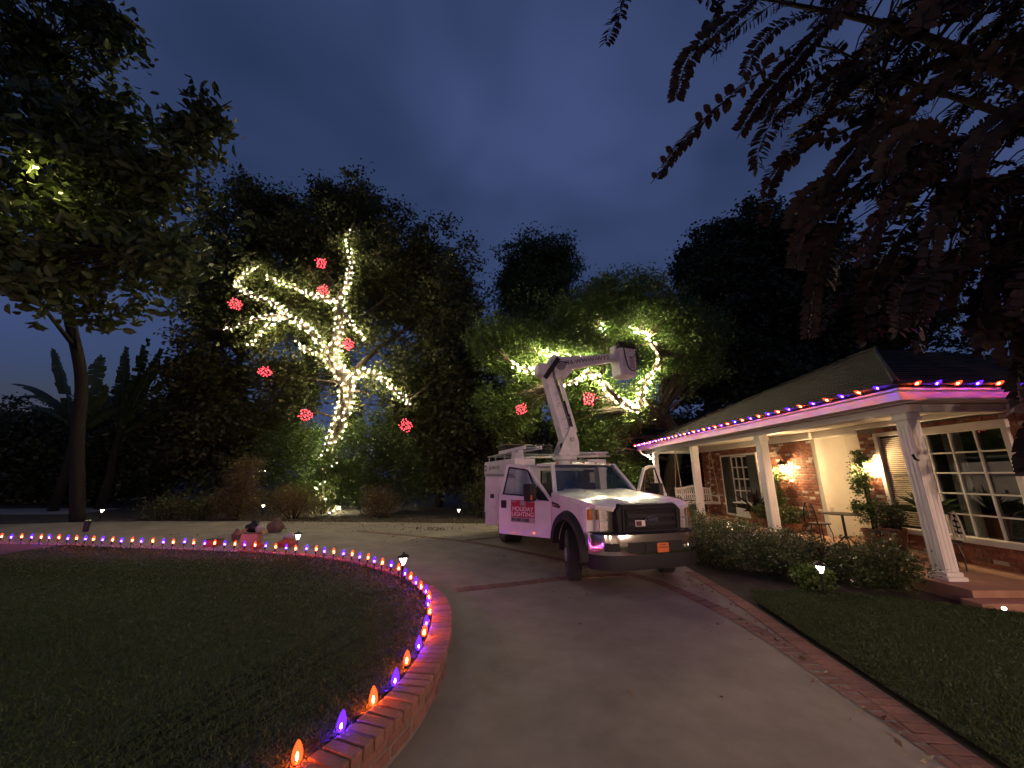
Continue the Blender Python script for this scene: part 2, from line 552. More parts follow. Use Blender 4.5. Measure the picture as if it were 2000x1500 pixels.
def clusters(ells, seed, shell_bias=0.45, ragged=0.0):
    """cluster centres in the ellipsoids; ragged > 0 carves hollows and pushes sprigs out of the outline"""
    rng = np.random.default_rng(seed); out = []
    A = rng.normal(size=(5, 3)); A = unit(A)*rng.uniform(1.6, 3.6, 5)[:, None]; ph = rng.uniform(0, 6, 5)
    def lump(p): return np.sin(p @ A.T + ph).sum(1)/2.2
    for (c, r, n) in ells:
        m = int(n*(1 + 0.75*ragged)); r = np.array(r)
        d = unit(rng.normal(size=(m, 3)))
        rad = rng.uniform(0, 1, m)**shell_bias
        if ragged > 0:
            rad *= 1 + ragged*0.30*lump(np.array(c) + d*r*1.0)
            sprig = rng.uniform(0, 1, m) < 0.05*ragged
            rad = np.where(sprig, rng.uniform(1.0, 1.28, m), rad)
        p = np.array(c) + d*rad[:, None]*r
        if ragged > 0:
            p = p[(lump(p*0.8 + 7.0) > -0.42) | (rng.uniform(0, 1, len(p)) < 0.12)]
        out.append(p)
    return np.concatenate(out)
def spread(cl, per, sig, seed):
    rng = np.random.default_rng(seed)
    k = rng.poisson(per, len(cl))
    c = np.repeat(cl, k, axis=0)
    sg = np.repeat(rng.uniform(0.6, 1.3, len(cl))*sig, k)[:, None]
    return c + rng.normal(size=(len(c), 3))*sg*np.array([1, 1, 0.75])
def tree(name, label, cat, paths, ells, per, sig, leaf, leafm, barkm, seed, twigs=0.3, group=None, six=False, droop=0.15, loc0=None, shell_bias=0.45, keep=None, ragged=1.0):
    """paths: list of (points, radii); ells: crown ellipsoids; leaf=(length,width)"""
    base = paths[0][0][0] if loc0 is None else loc0
    root = thing(name, label, cat, base, 0, group)
    inv = Vector(base)
    mb = MB(); samples = []
    for pts, rad in paths:
        cp = catmull(pts, 5)
        rr = [interp(i/(len(cp)-1), np.linspace(0, 1, len(rad)), rad) for i in range(len(cp))]
        mb.tube([p - inv for p in cp], rr, 9)
        samples += [(p, r) for p, r in zip(cp, rr)]
    cl = clusters(ells, seed, shell_bias, ragged)
    if keep is not None: cl = cl[[bool(keep(p)) for p in cl]]
    rng = random.Random(seed)
    sp = np.array([tuple(p) for p, _ in samples])
    for c in cl:
        if rng.random() < twigs:
            i = int(np.argmin(np.linalg.norm(sp - c, axis=1) + np.maximum(0, sp[:, 2]-c[2])*2))
            a = Vector(sp[i]); b = Vector(c)
            mid = (a+b)/2 + Vector((rng.uniform(-.3, .3), rng.uniform(-.3, .3), rng.uniform(0, .5)))*(b-a).length*0.2
            r0 = min(samples[i][1]*0.6, 0.02 + 0.012*(b-a).length)
            mb.tube([a-inv, mid-inv, b-inv], [r0, r0*0.6, 0.008], 5)
    mb.build('trunk', barkm, root, smooth=True)
    lc = spread(cl, per, sig, seed+1)
    me = leaf_cloud('crown', lc - np.array(base), leaf[0], leaf[1], leafm, seed+2, droop, six)
    raw_obj('crown', me, root)
    return root
def shrub(name, label, cat, base, ells, per, sig, leaf, leafm, seed, group=None, six=False, stems=7, droop=-0.1, barkm='bark_dark'):
    root = thing(name, label, cat, base, 0, group)
    cl = clusters(ells, seed, 0.4); cl[:, 2] = np.maximum(cl[:, 2], base[2] + 0.05)
    mb = MB(); rng = random.Random(seed)
    bz = Vector(base)
    for _ in range(stems):
        c = Vector(cl[rng.randrange(len(cl))]) - bz
        a = Vector((c.x*0.25, c.y*0.25, 0))
        mb.tube([a, (a+c)/2 + Vector((0, 0, 0.05)), c], [0.018, 0.012, 0.005], 5)
    mb.build('stem', barkm, root, smooth=True)
    lc = spread(cl, per, sig, seed+1)
    lc = lc[lc[:, 2] > base[2] + 0.01]
    raw_obj('foliage', leaf_cloud('foliage', lc - np.array(base), leaf[0], leaf[1], leafm, seed+2, droop, six), root)
    return root

OCT_V = np.array([(1,0,0),(-1,0,0),(0,1,0),(0,-1,0),(0,0,1),(0,0,-1)], float)
OCT_F = np.array([(0,2,4),(2,1,4),(1,3,4),(3,0,4),(2,0,5),(1,2,5),(3,1,5),(0,3,5)])
def bulb_cloud(name, pts, r, m):
    pts = np.asarray(pts, float); n = len(pts)
    v = (pts[:, None, :] + OCT_V[None]*r).reshape(-1, 3)
    f = (np.arange(n)[:, None, None]*6 + OCT_F[None]).reshape(-1, 3)
    return raw_mesh(name, v, f, 3, m)

def pt(v): return Vector(v)

# ================================================================== GROUND, DRIVEWAY, LAWNS
def sheet(name, poly, z, m, sub=None):
    bm = bmesh.new()
    vs = [bm.verts.new((x, y, z)) for x, y in poly]
    f = bm.faces.new(vs); bmesh.ops.triangulate(bm, faces=[f])
    bmesh.ops.recalc_face_normals(bm, faces=bm.faces)
    if sum(ff.normal.z for ff in bm.faces) < 0: bmesh.ops.reverse_faces(bm, faces=bm.faces)
    me = bpy.data.meshes.new(name); bm.to_mesh(me); bm.free(); me.materials.append(MATS[m])
    return raw_obj(name, me)

structure(sheet('ground', [(-300, -300), (300, -300), (300, 400), (-300, 400)], -0.012, 'soil'), 'dark bare soil and mulch of the garden')
DRIVE_R = [(2.45, -9), (2.60, 0), (2.78, 1.6), (2.88, 2.70), (2.98, 3.43), (3.07, 4.23), (3.25, 5.80), (3.32, 7.38), (3.42, 9.2), (3.7, 11.5), (4.2, 14.0)]
BED = [(4.2, 14.0), (1.5, 14.15), (-1.9, 14.27), (-5.0, 14.6), (-9.7, 14.9), (-13.5, 15.0), (-16.2, 14.6), (-21, 13.2), (-30, 11.2)]
drv = sheet('driveway', DRIVE_R + BED[1:] + [(-30, -9)], 0.0, 'concrete')
structure(drv, 'pale concrete driveway curving past the truck')

def in_poly_np(x, y, poly):
    c = np.zeros(len(x), bool); j = len(poly)-1
    for i in range(len(poly)):
        xi, yi = poly[i]; xj, yj = poly[j]
        if yi != yj:
            c ^= ((yi > y) != (yj > y)) & (x < (xj-xi)*(y-yi)/(yj-yi)+xi)
        j = i
    return c

# --- brick paver bands set in the drive, each paver its own piece
_paver = MB().box((0, 0, 0), (0.198, 0.094, 0.05)).build('paver_shape', 'paver', bevel=0.0)
PAVER_ME = _paver.data; bpy.data.objects.remove(_paver)
bm = bmesh.new(); bm.from_mesh(PAVER_ME)
bmesh.ops.bevel(bm, geom=[e for e in bm.edges], offset=0.006, segments=1, affect='EDGES'); bm.to_mesh(PAVER_ME); bm.free()
mortar_mb = MB()
def band(pts, offset=0.0, step=0.103, zt=0.010):
    cp = resample(catmull([(x, y, 0) for x, y in pts], 14), step)
    for i, p in enumerate(cp):
        a = cp[max(i-1, 0)]; b = cp[min(i+1, len(cp)-1)]
        t = (b-a).normalized(); nrm = Vector((-t.y, t.x, 0))
        q = p + nrm*offset
        link_copy('paver', PAVER_ME, drv, (q.x, q.y, zt - 0.025 + random.uniform(-0.002, 0.002)),
                  (random.uniform(-.01, .01), random.uniform(-.01, .01), math.atan2(t.y, t.x) + PI/2 + random.uniform(-.012, .012)))
    L = [c + Vector((-1, 0, 0)) for c in cp]
    for i in range(len(cp)-1):
        t = (cp[i+1]-cp[i]).normalized(); nrm = Vector((-t.y, t.x, 0))
        a0 = cp[i]+nrm*(offset-0.105); a1 = cp[i]+nrm*(offset+0.105); b0 = cp[i+1]+nrm*(offset-0.105); b1 = cp[i+1]+nrm*(offset+0.105)
        z = 0.004
        mortar_mb.add([(a0.x, a0.y, z), (b0.x, b0.y, z), (b1.x, b1.y, z), (a1.x, a1.y, z)], [(0, 1, 2, 3)])
band([(2.68, 1.5), (2.78, 2.70), (2.88, 3.43), (2.97, 4.23), (3.15, 5.80), (3.22, 7.3)])
band([(2.70, 2.6), (2.73, 3.1), (2.74, 3.7), (2.77, 4.55), (2.64, 5.7), (2.22, 6.95), (1.10, 8.2), (-1.37, 10.55), (-4.9, 12.4)], step=0.116, zt=0.0065)
band([(-0.80, 6.22), (0.10, 6.56), (1.0, 6.92), (1.95, 7.1)])
band([(-1.25, 10.6), (-0.3, 11.25), (1.2, 12.0)], step=0.13)
mo = mortar_mb.build('mortar_bed', 'mortar', drv)

# --- lawn island with raised brick edging
INNER = [(-30.0, 9.0), (-22.0, 10.1), (-17.0, 10.25), (-12.83, 10.01), (-11.12, 9.81), (-9.33, 9.45), (-7.82, 9.25), (-6.37, 8.98), (-4.92, 8.6), (-3.93, 8.22), (-2.96, 7.65),
         (-2.13, 6.9), (-1.62, 6.32), (-1.2, 5.59), (-0.95, 4.88), (-0.83, 4.15), (-0.80, 3.6), (-0.84, 3.1), (-0.95, 2.72), (-1.12, 2.3), (-1.45, 1.75), (-2.3, 1.0), (-3.6, 0.3), (-6, -0.3), (-12, -0.6)]
def ztop(y): return interp(y, [2.4, 3.2, 4.2, 5.2, 6.2, 7.2, 8.5, 20], [0.25, 0.235, 0.19, 0.15, 0.115, 0.09, 0.06, 0.05])
inner_c = catmull([(x, y, 0) for x, y in INNER], 12)
lawn_poly = [(p.x, p.y) for p in inner_c] + [(-30, -0.8)]
lw = sheet('lawn', lawn_poly, 0.0, 'lawn_soil')
bm = bmesh.new(); bm.from_mesh(lw.data)
for _ in range(1): bmesh.ops.subdivide_edges(bm, edges=[e for e in bm.edges if e.calc_length() > 1.0], cuts=3, use_grid_fill=True)
for v in bm.verts: v.co.z = ztop(v.co.y) - 0.03
bm.to_mesh(lw.data); bm.free()
structure(lw, 'clipped lawn island inside the curved brick edging')

edging = thing('brick_edging', 'raised red brick edging curving round the lawn beside the driveway', 'edging', (-0.8, 3.6, 0))
EB = Vector((-0.8, 3.6, 0))
cb = MB().box((0, 0, 0), (0.225, 0.078, 0.068)).build('tmp', 'cap_brick'); CAP_ME = cb.data; bpy.data.objects.remove(cb)
sb = MB().box((0, 0, 0), (0.09, 0.205, 0.062)).build('tmp', 'cap_brick'); STR_ME = sb.data; bpy.data.objects.remove(sb)
for me_ in (CAP_ME, STR_ME):
    bm = bmesh.new(); bm.from_mesh(me_)
    bmesh.ops.bevel(bm, geom=list(bm.edges), offset=0.007, segments=1, affect='EDGES'); bm.to_mesh(me_); bm.free()
vis = [p for p in inner_c if p.x > -6.2 and p.y > 1.6 or (p.y > 5 and p.x > -6.2)]
capl = resample(vis, 0.0875)
core_mb = MB()
prev = None
for i, p in enumerate(capl):
    a = capl[max(i-1, 0)]; b = capl[min(i+1, len(capl)-1)]
    t = (b-a).normalized(); out = Vector((-t.y, t.x, 0))           # outward of the island
    if (p + out*0.5 - Vector((-6, 4, 0))).length < (p - Vector((-6, 4, 0))).length: out = -out
    z = ztop(p.y)
    c = p + out*0.115
    link_copy('cap_brick', CAP_ME, edging, (c.x-EB.x, c.y-EB.y, z-0.034+random.uniform(-.003, .003)),
              (random.uniform(-.02, .02), random.uniform(-.02, .02), math.atan2(out.y, out.x)+random.uniform(-.02, .02)),
              (random.uniform(0.97, 1.02), 1, 1))
    o1 = p + out*0.02; o2 = p + out*0.198
    cur = [(o1.x-EB.x, o1.y-EB.y, -0.01), (o2.x-EB.x, o2.y-EB.y, -0.01), (o2.x-EB.x, o2.y-EB.y, z-0.01), (o1.x-EB.x, o1.y-EB.y, z-0.01)]
    if prev: core_mb.loft([prev, cur], cap=False)
    prev = cur
core_mb.build('mortar_core', 'mortar', edging)
for row in range(3):
    for p, q in zip(resample(vis[row*3:], 0.222), resample(vis[row*3:], 0.222)[1:]):
        z = ztop(p.y) - 0.107 - 0.074*row
        if z < 0.02: continue
        t = (q-p).normalized(); out = Vector((-t.y, t.x, 0))
        if (p + out*0.5 - Vector((-6, 4, 0))).length < (p - Vector((-6, 4, 0))).length: out = -out
        c = (p+q)/2 + out*(0.162 + random.uniform(-.003, .003))
        link_copy('brick', STR_ME, edging, (c.x-EB.x, c.y-EB.y, z), (0, 0, math.atan2(out.y, out.x)))

# --- right-hand lawn
R_LAWN = [(2.72, -9), (2.83, 1.6), (2.94, 2.70), (3.03, 3.43), (3.13, 4.23), (3.32, 5.6), (3.55, 6.1), (4.4, 6.15), (5.4, 5.75), (6.1, 5.3), (7.0, 4.9), (7.4, 2), (7.4, -9)]
lw2 = sheet('side_lawn', R_LAWN, 0.03, 'lawn_soil')
structure(lw2, 'clipped lawn sloping to the hedge and porch')

def grass(parent, poly, zf, n, seed, box):
    rng = np.random.default_rng(seed)
    pts = []
    while sum(len(p) for p in pts) < n:
        # more blades near the photographer, thinning out with distance
        y = box[2] + (box[3]-box[2])*rng.uniform(0, 1, 6000)**1.5
        x = rng.uniform(box[0], box[1], 6000)
        k = in_poly_np(x, y, poly)
        pts.append(np.stack([x[k], y[k]], 1))
    p = np.concatenate(pts)[:n]
    z = np.array([zf(b) for b in p[:, 1]])
    dist = np.hypot(p[:, 0], p[:, 1])
    h = rng.uniform(0.012, 0.032, n); w = 0.0024 + 0.0008*dist
    ang = rng.uniform(0, 2*PI, n)
    sx, sy = np.cos(ang)*w, np.sin(ang)*w
    lean = rng.normal(size=(n, 2))*0.016
    base = np.stack([p[:, 0], p[:, 1], z], 1)
    v = np.stack([base + np.stack([sx, sy, 0*sx], 1), base - np.stack([sx, sy, 0*sx], 1), base + np.stack([lean[:, 0], lean[:, 1], h], 1)], 1).reshape(-1, 3)
    me = raw_mesh('grass', v, np.arange(n*3).reshape(n, 3), 3, 'grass_blade')
    return raw_obj('grass', me, parent)
lp_small = [(x, y) for x, y in lawn_poly]
g1 = grass(None, lp_small, lambda y: ztop(y)-0.03, 170000, 3, (-11, -0.78, 1.6, 9.9))
stuff(g1); g1['label'] = 'short green grass of the lawn inside the brick edging'; g1['category'] = 'grass'
g2 = grass(None, R_LAWN, lambda y: 0.03, 95000, 4, (2.8, 7.3, 1.6, 6.1))
stuff(g2); g2['label'] = 'short green grass of the lawn by the porch hedge'; g2['category'] = 'grass'

# --- fallen leaves along the bed and on the drive
rng = np.random.default_rng(21)
n = 2600
lx = rng.uniform(-15, 3.5, n); ly = 14.35 + rng.gamma(1.5, 0.55, n) + np.where(lx < -9, .5, 0)
lz = np.full(n, 0.012)
extra = 520
lx = np.concatenate([lx, rng.normal(-2.55, 0.35, 90), rng.uniform(-10, 3, extra)]); ly = np.concatenate([ly, rng.normal(12.4, 0.12, 90), 14.2 - rng.gamma(1.2, 1.2, extra)])
lx[-22:] = rng.uniform(-0.3, 2.7, 22); ly[-22:] = rng.uniform(3.4, 9, 22)
ly[-110:-22] = rng.uniform(2.7, 8.5, 88); lx[-110:-22] = np.interp(ly[-110:-22], [2.7, 4.2, 5.8, 8.5], [2.62, 2.85, 3.0, 3.1]) - rng.gamma(1.0, 0.12, 88)
lz = np.concatenate([lz, rng.uniform(0.01, 0.10, 90), np.full(extra, 0.012)])
li = raw_obj('leaf_litter', leaf_cloud('leaf_litter', np.stack([lx, ly, lz], 1), 0.06, 0.035, 'litter', 22))
li.data.vertices.foreach_get('co', (co := np.zeros(len(li.data.vertices)*3, np.float32)))
co = co.reshape(-1, 3)
flat = co[:, 2] < 0.09
co[:, 2] = np.where(flat, np.clip(co[:, 2], 0.006, 0.03), np.maximum(co[:, 2], 0.006))
li.data.vertices.foreach_set('co', co.ravel())
stuff(li); li['label'] = 'dry fallen leaves scattered along the garden bed'; li['category'] = 'leaves'

# ================================================================== HOUSE
house = thing('house', 'single storey red brick house with white columned porch and dark roof', 'house', (8.1, 11, 0))
HO = Vector((8.1, 11, 0))
def hp(mb, name, m=None, parent=None, **k):
    """world-space mesh attached to the house"""
    mb.v = [(x-HO.x, y-HO.y, z-HO.z) for x, y, z in mb.v]
    return mb.build(name, m, parent or house, **k)

FZ = 0.18           # porch floor
XF = 8.10           # brick facade
CEIL = 2.84
hp(MB().bb((6.25, 5.55, -0.02), (8.35, 18.3, FZ)).bb((8.35, 8.6, -0.02), (9.4, 10.3, FZ)), 'porch_floor', 'porch_floor', bevel=0.01)
hp(MB().bb((6.05, 5.3, -0.02), (8.3, 5.545, 0.09)), 'step', 'porch_floor', bevel=0.01)

# mortar backing walls (openings left for windows and the door recess)
ZT = 2.90
wall = hp(MB().bb((XF+.012, 10.16, FZ), (XF+.2, 12.45, ZT)).bb((XF+.012, 14.65, FZ), (XF+.2, 16.1, ZT)).bb((XF+.012, 12.45, FZ), (XF+.2, 14.65, 0.30)).bb((XF+.012, 12.45, 2.42), (XF+.2, 14.65, ZT))
          .bb((XF+.012, 8.30, FZ), (XF+.2, 8.72, ZT)).bb((XF+.012, -8, FZ), (XF+.2, 6.02, ZT)).bb((XF+.012, 6.02, FZ), (XF+.2, 8.30, 0.60)).bb((XF+.012, 6.02, 2.55), (XF+.2, 8.30, ZT)), 'brick_wall', 'mortar')
BL, BH, JT = 0.203, 0.062, 0.012
bricks = []
def brick_region(y0, y1, z0, z1):
    row = int(round((z0-FZ)/(BH+JT)))
    z = FZ + row*(BH+JT)
    while z + BH < z1 + 0.03:
        off = (BL+JT)/2 if row % 2 else 0.0
        k = math.floor((y0-off)/(BL+JT)) - 1
        while True:
            a = k*(BL+JT)+off; b = a+BL; k += 1
            if a > y1: break
            a2, b2 = max(a, y0), min(b, y1)
            if b2-a2 > 0.05: bricks.append((XF, (a2+b2)/2, z+BH/2, b2-a2))
        z += BH+JT; row += 1
brick_region(10.16, 12.45, FZ, 2.62); brick_region(14.65, 16.1, FZ, 2.62); brick_region(12.45, 14.65, FZ, 0.28); brick_region(12.45, 14.65, 2.43, 2.62)
brick_region(8.30, 8.72, FZ, 2.62); brick_region(6.02, 8.30, FZ, 0.56); brick_region(6.02, 8.30, 2.60, 2.70); brick_region(4.6, 6.02, FZ, 2.70)
t_ = MB().box((0, 0, 0), (0.06, BL, BH)).build('tmp', 'wall_brick'); BR_ME = t_.data; bpy.data.objects.remove(t_)
bm = bmesh.new(); bm.from_mesh(BR_ME); bmesh.ops.bevel(bm, geom=list(bm.edges), offset=0.006, segments=1, affect='EDGES'); bm.to_mesh(BR_ME); bm.free()
rb = random.Random(5)
# the best visible ones round the lit entrance are single bricks
bricks.sort(key=lambda b: (abs(b[1]-10.6) if b[1] > 10 else abs(b[1]-8.5)+0.2))
joined = MB()
for i, (x, y, z, L) in enumerate(bricks):
    px = x + 0.03 + rb.uniform(-0.006, 0.004)
    if i < 290:
        link_copy('brick', BR_ME, wall, (px-HO.x, y-HO.y, z), (0, rb.uniform(-.02, .02), rb.uniform(-.02, .02)), (1, L/BL, 1))
    else:
        joined.box((px, y, z), (0.06, L, BH), Matrix.Rotation(rb.uniform(-.02, .02), 3, 'Z'))
stuff(hp(joined, 'brickwork', 'wall_brick_joined', wall))

# white recess round the front door
hp(MB().bb((XF+.2, 10.163, FZ), (9.2, 10.3, ZT)).bb((XF+.02, 10.02, FZ), (XF+.2, 10.16, ZT)), 'recess_side_wall', 'white_stucco', bevel=0.004)
hp(MB().bb((9.08, 9.86, FZ), (9.2, 10.16, ZT)).bb((9.08, 8.6, 2.32), (9.2, 9.86, ZT)), 'recess_back_wall', 'white_stucco')
hp(MB().bb((XF+.2, 8.58, FZ), (9.2, 8.70, ZT)), 'recess_side_wall', 'white_stucco')
dr = hp(MB().bb((9.12, 8.72, FZ), (9.17, 9.80, 2.28)), 'front_door', 'door_dark', bevel=0.005)
hp(MB().bb((9.05, 9.80, FZ), (9.13, 9.86, 2.34)).bb((9.05, 8.7, 2.28), (9.13, 9.80, 2.34)), 'door_frame', 'shutter', dr)
hp(MB().bb((9.105, 9.06, 1.45), (9.115, 9.66, 2.12)), 'pane', 'window_glass', dr)
for zz in (0.35, 0.92): hp(MB().bb((9.105, 9.08, zz), (9.118, 9.64, zz+0.42)), 'panel', 'door_dark', dr, bevel=0.006)
hp(MB().lathe([(0.012, -.02), (0.03, -.015), (0.034, 0.01), (0.02, 0.03)], (9.09, 8.85, 1.2), 10, 'x'), 'handle', 'brass', dr, smooth=True)
hp(MB().bb((9.055, 9.93, 1.48), (9.078, 10.0, 1.62)), 'door_bell', 'iron', bevel=0.004)

# crown trim, ceiling, beam, fascia
hp(MB().bb((6.42, 5.62, CEIL), (8.6, 18.2, CEIL+.03)).bb((8.6, 8.6, CEIL), (9.2, 10.3, CEIL+.03)), 'porch_ceiling', 'ceiling_white')
for k in range(14):
    y_ = 6.0 + k*0.9
bd = MB()
for k in range(9): bd.bb((6.72+k*0.155, 6.3, CEIL-0.008), (6.72+k*0.155+0.145, 18.0, CEIL-0.001))
hp(bd, 'ceiling_boards', 'ceiling_white', bevel=0.003)
hp(MB().bb((XF-.10, 10.02, 2.64), (XF+.02, 16.1, CEIL-.01)).bb((XF-.10, 5.9, 2.72), (XF+.02, 8.72, CEIL-.01)).bb((XF-.03, 8.72, 2.64), (XF+.1, 10.02, CEIL-.01)), 'crown_trim', 'white_trim', bevel=0.02)
hp(MB().bb((6.42, 5.95, 2.70), (6.68, 18.1, CEIL-.012)).bb((6.68, 5.95, 2.70), (8.09, 6.2, CEIL-.012)).bb((6.68, 17.85, 2.70), (8.9, 18.1, CEIL-.012)), 'beam', 'white_trim', bevel=0.008)
hp(MB().bb((6.16, 5.75, 2.86), (6.20, 18.4, 3.06)).bb((6.20, 5.75, 2.86), (9.6, 5.79, 3.06)).bb((6.2, 18.36, 2.86), (12, 18.4, 3.06)), 'fascia', 'white_trim', bevel=0.004)
hp(MB().bb((6.20, 5.79, 2.875), (6.43, 18.36, 2.90)).bb((6.43, 5.79, 2.875), (9.6, 5.96, 2.90)), 'soffit', 'ceiling_white')
# gutter lip
hp(MB().bb((6.125, 5.715, 3.015), (6.158, 18.42, 3.055)).bb((6.158, 5.715, 3.015), (9.6, 5.748, 3.055)), 'gutter', 'white_trim', bevel=0.008)

# columns
def column(y, name='column'):
    mb = MB()
    mb.bb((6.55-.10, y-.10, FZ+.12), (6.55+.10, y+.10, 2.58))
    for s in (-1, 1):
        for k in (-1, 0, 1):
            mb.box((6.55+s*.103, y+k*.062, 1.4), (0.007, 0.034, 2.2))
            mb.box((6.55+k*.062, y+s*.103, 1.4), (0.034, 0.008, 2.2))
    c = hp(mb, name, 'white_trim', bevel=0.005)
    hp(MB().bb((6.55-.13, y-.13, 2.58), (6.55+.13, y+.13, 2.63)).bb((6.55-.115, y-.115, 2.63), (6.55+.115, y+.115, 2.70)), 'capital', 'white_trim', c, bevel=0.006)
    hp(MB().bb((6.55-.15, y-.15, FZ+.001), (6.55+.15, y+.15, FZ+.06)).bb((6.55-.125, y-.125, FZ+.06), (6.55+.125, y+.125, FZ+.12)), 'base', 'white_trim', c, bevel=0.008)
    return c
for y in (6.1, 9.8, 13.5, 17.2): column(y)
hp(MB().tube([(6.46, 6.0, 1.93), (6.36, 5.95, 1.95), (6.33, 5.94, 2.02)], 0.018, 6), 'hook', 'iron')

# roof: hipped, laid in overlapping courses
roof = hp(MB().add([(6.1, 5.69, 3.06), (6.1, 18.45, 3.06), (17.9, 18.45, 3.06), (17.9, 5.69, 3.06), (12, 11.6, 5.68), (12, 12.55, 5.68)],
                   [(0, 1, 5, 4), (0, 4, 3), (1, 2, 5), (3, 4, 5, 2), (0, 3, 2, 1)]), 'roof', 'shingle')
NC = 24
def lerp(a, b, t): return a + (b-a)*t
for face in range(2):
    for k in range(NC):
        t0, t1 = k/NC, (k+1.25)/NC
        t1 = min(t1, 1)
        if face == 0:
            A0, A1 = Vector((6.10, 5.69, 3.08)), Vector((6.10, 18.48, 3.08)); B0, B1 = Vector((12, 11.6, 5.70)), Vector((12, 12.55, 5.70))
        else:
            A0, A1 = Vector((17.9, 5.69, 3.08)), Vector((6.10, 5.69, 3.08)); B0, B1 = Vector((12.02, 11.6, 5.70)), Vector((12, 11.6, 5.70))
        p0, p1 = A0.lerp(B0, t0), A1.lerp(B1, t0); q0, q1 = A0.lerp(B0, t1), A1.lerp(B1, t1)
        up = Vector((0, 0, 0.045)); lo = Vector((0, 0, 0.006))
        mb = MB()
        secs = []
        nseg = 26
        rr = random.Random(k*7+face)
        for i in range(nseg+1):
            f = i/nseg
            j = Vector((0, 0, rr.uniform(-0.007, 0.007)))
            a = p0.lerp(p1, f); b = q0.lerp(q1, f)
            secs.append([tuple(a+lo), tuple(a+up+j), tuple(b+lo+Vector((0, 0, .008))+j), tuple(b+lo)])
        mb.loft(secs)
        hp(mb, 'roof_course', 'shingle', roof)
# ridge / hip caps
hp(MB().tube([(6.06, 18.48, 3.13), (12, 12.55, 5.76)], 0.045, 6).tube([(6.06, 5.66, 3.13), (12, 11.6, 5.76)], 0.045, 6).tube([(12, 11.5, 5.76), (12, 12.6, 5.76)], 0.07, 6), 'hip_cap', 'shingle', roof)

# rear wing shell + far gable (mostly hidden)
hp(MB().bb((8.4, 16.11, 0), (15, 16.3, 3.0)).bb((8.35, -8, 2.92), (9.2, 4.2, 3.0)), 'rear_wall', 'mortar')
# unseen wing eave, made deep and low to cut off rising lantern light
hp(MB().bb((7.0, -8, 2.50), (7.05, 4.2, 2.72)).bb((7.05, -8, 2.50), (8.1, 4.2, 2.53)), 'wing_eave_cutoff', 'white_trim', bevel=0.005)
hp(MB().add([(6.95, -8.2, 2.73), (6.95, 4.25, 2.73), (13, 4.25, 5.0), (13, -8.2, 5.0)], [(0, 1, 2, 3)]).add([(6.95, -8.2, 2.77), (6.95, 4.25, 2.77), (13, 4.25, 5.04), (13, -8.2, 5.04)], [(0, 3, 2, 1)]), 'wing_roof', 'shingle')

# unseen garage range added to carry lanterns, its eave cutting off their upward light
hp(MB().bb((-6, -9.7, 0), (8.1, -9.5, 2.6)), 'garage_wall', 'mortar')
hp(MB().bb((-6.3, -8.75, 2.52), (7.0, -8.7, 2.74)).bb((-6.3, -9.5, 2.52), (7.0, -8.75, 2.55)), 'garage_eave_cutoff', 'white_trim')
hp(MB().add([(-6.5, -8.6, 2.75), (7.0, -8.6, 2.75), (7.0, -13.5, 4.8), (-6.5, -13.5, 4.8)], [(0, 1, 2, 3)]), 'garage_roof', 'shingle')
for x0 in (-4.2, 2.0):
    gd = hp(MB().bb((x0, -9.5, 0.0), (x0+4.6, -9.46, 2.2)), 'garage_door', 'white_trim')
    for i in range(4):
        for j in range(4): hp(MB().bb((x0+.12+i*1.12, -9.459, .1+j*.52), (x0+1.1+i*1.12, -9.45, .52+j*.52)), 'panel', 'white_trim', gd)
# shuttered window
win = hp(MB().bb((XF-.03, 12.45, 0.28), (XF+.02, 12.51, 2.44)).bb((XF-.03, 14.59, 0.28), (XF+.02, 14.65, 2.44)).bb((XF-.03, 12.51, 2.38), (XF+.02, 14.59, 2.44)).bb((XF-.05, 12.51, 0.28), (XF+.02, 14.59, 0.34)), 'window', 'white_trim', bevel=0.004)
for (a, b) in ((12.515, 13.02), (14.06, 14.585)):
    sh = MB(); sh.bb((XF-.015, a, 0.345), (XF+.03, b, 2.375))
    for k in range(30): sh.box((XF-.022, (a+b)/2, 0.46+k*0.062), (0.012, b-a-.1, 0.05), Matrix.Rotation(R(25), 3, 'Y'))
    hp(sh, 'shutter', 'shutter', win)
hp(MB().bb((XF+.0, 13.03, 0.345), (XF+.05, 14.05, 0.70)), 'sill_panel', 'white_trim', win)
hp(MB().bb((XF-.07, 13.0, 0.70), (XF+.03, 14.08, 0.76)), 'sill', 'white_trim', win, bevel=0.006)
sash = MB()
for y in (13.03, 13.36, 13.70, 14.01): sash.bb((XF+.03, y, 0.76), (XF+.055, y+.035, 2.37))
for z in (0.76, 1.15, 1.55, 1.95, 2.33): sash.bb((XF+.032, 13.03, z), (XF+.053, 14.045, z+.04))
hp(sash, 'muntin', 'white_trim', win)
hp(MB().bb((XF+.058, 13.03, 0.76), (XF+.062, 14.045, 2.37)), 'pane', 'window_glass', win)
hp(MB().bb((XF+.19, 12.9, 0.5), (XF+.2, 14.2, 2.5)), 'curtain', 'curtain', win)

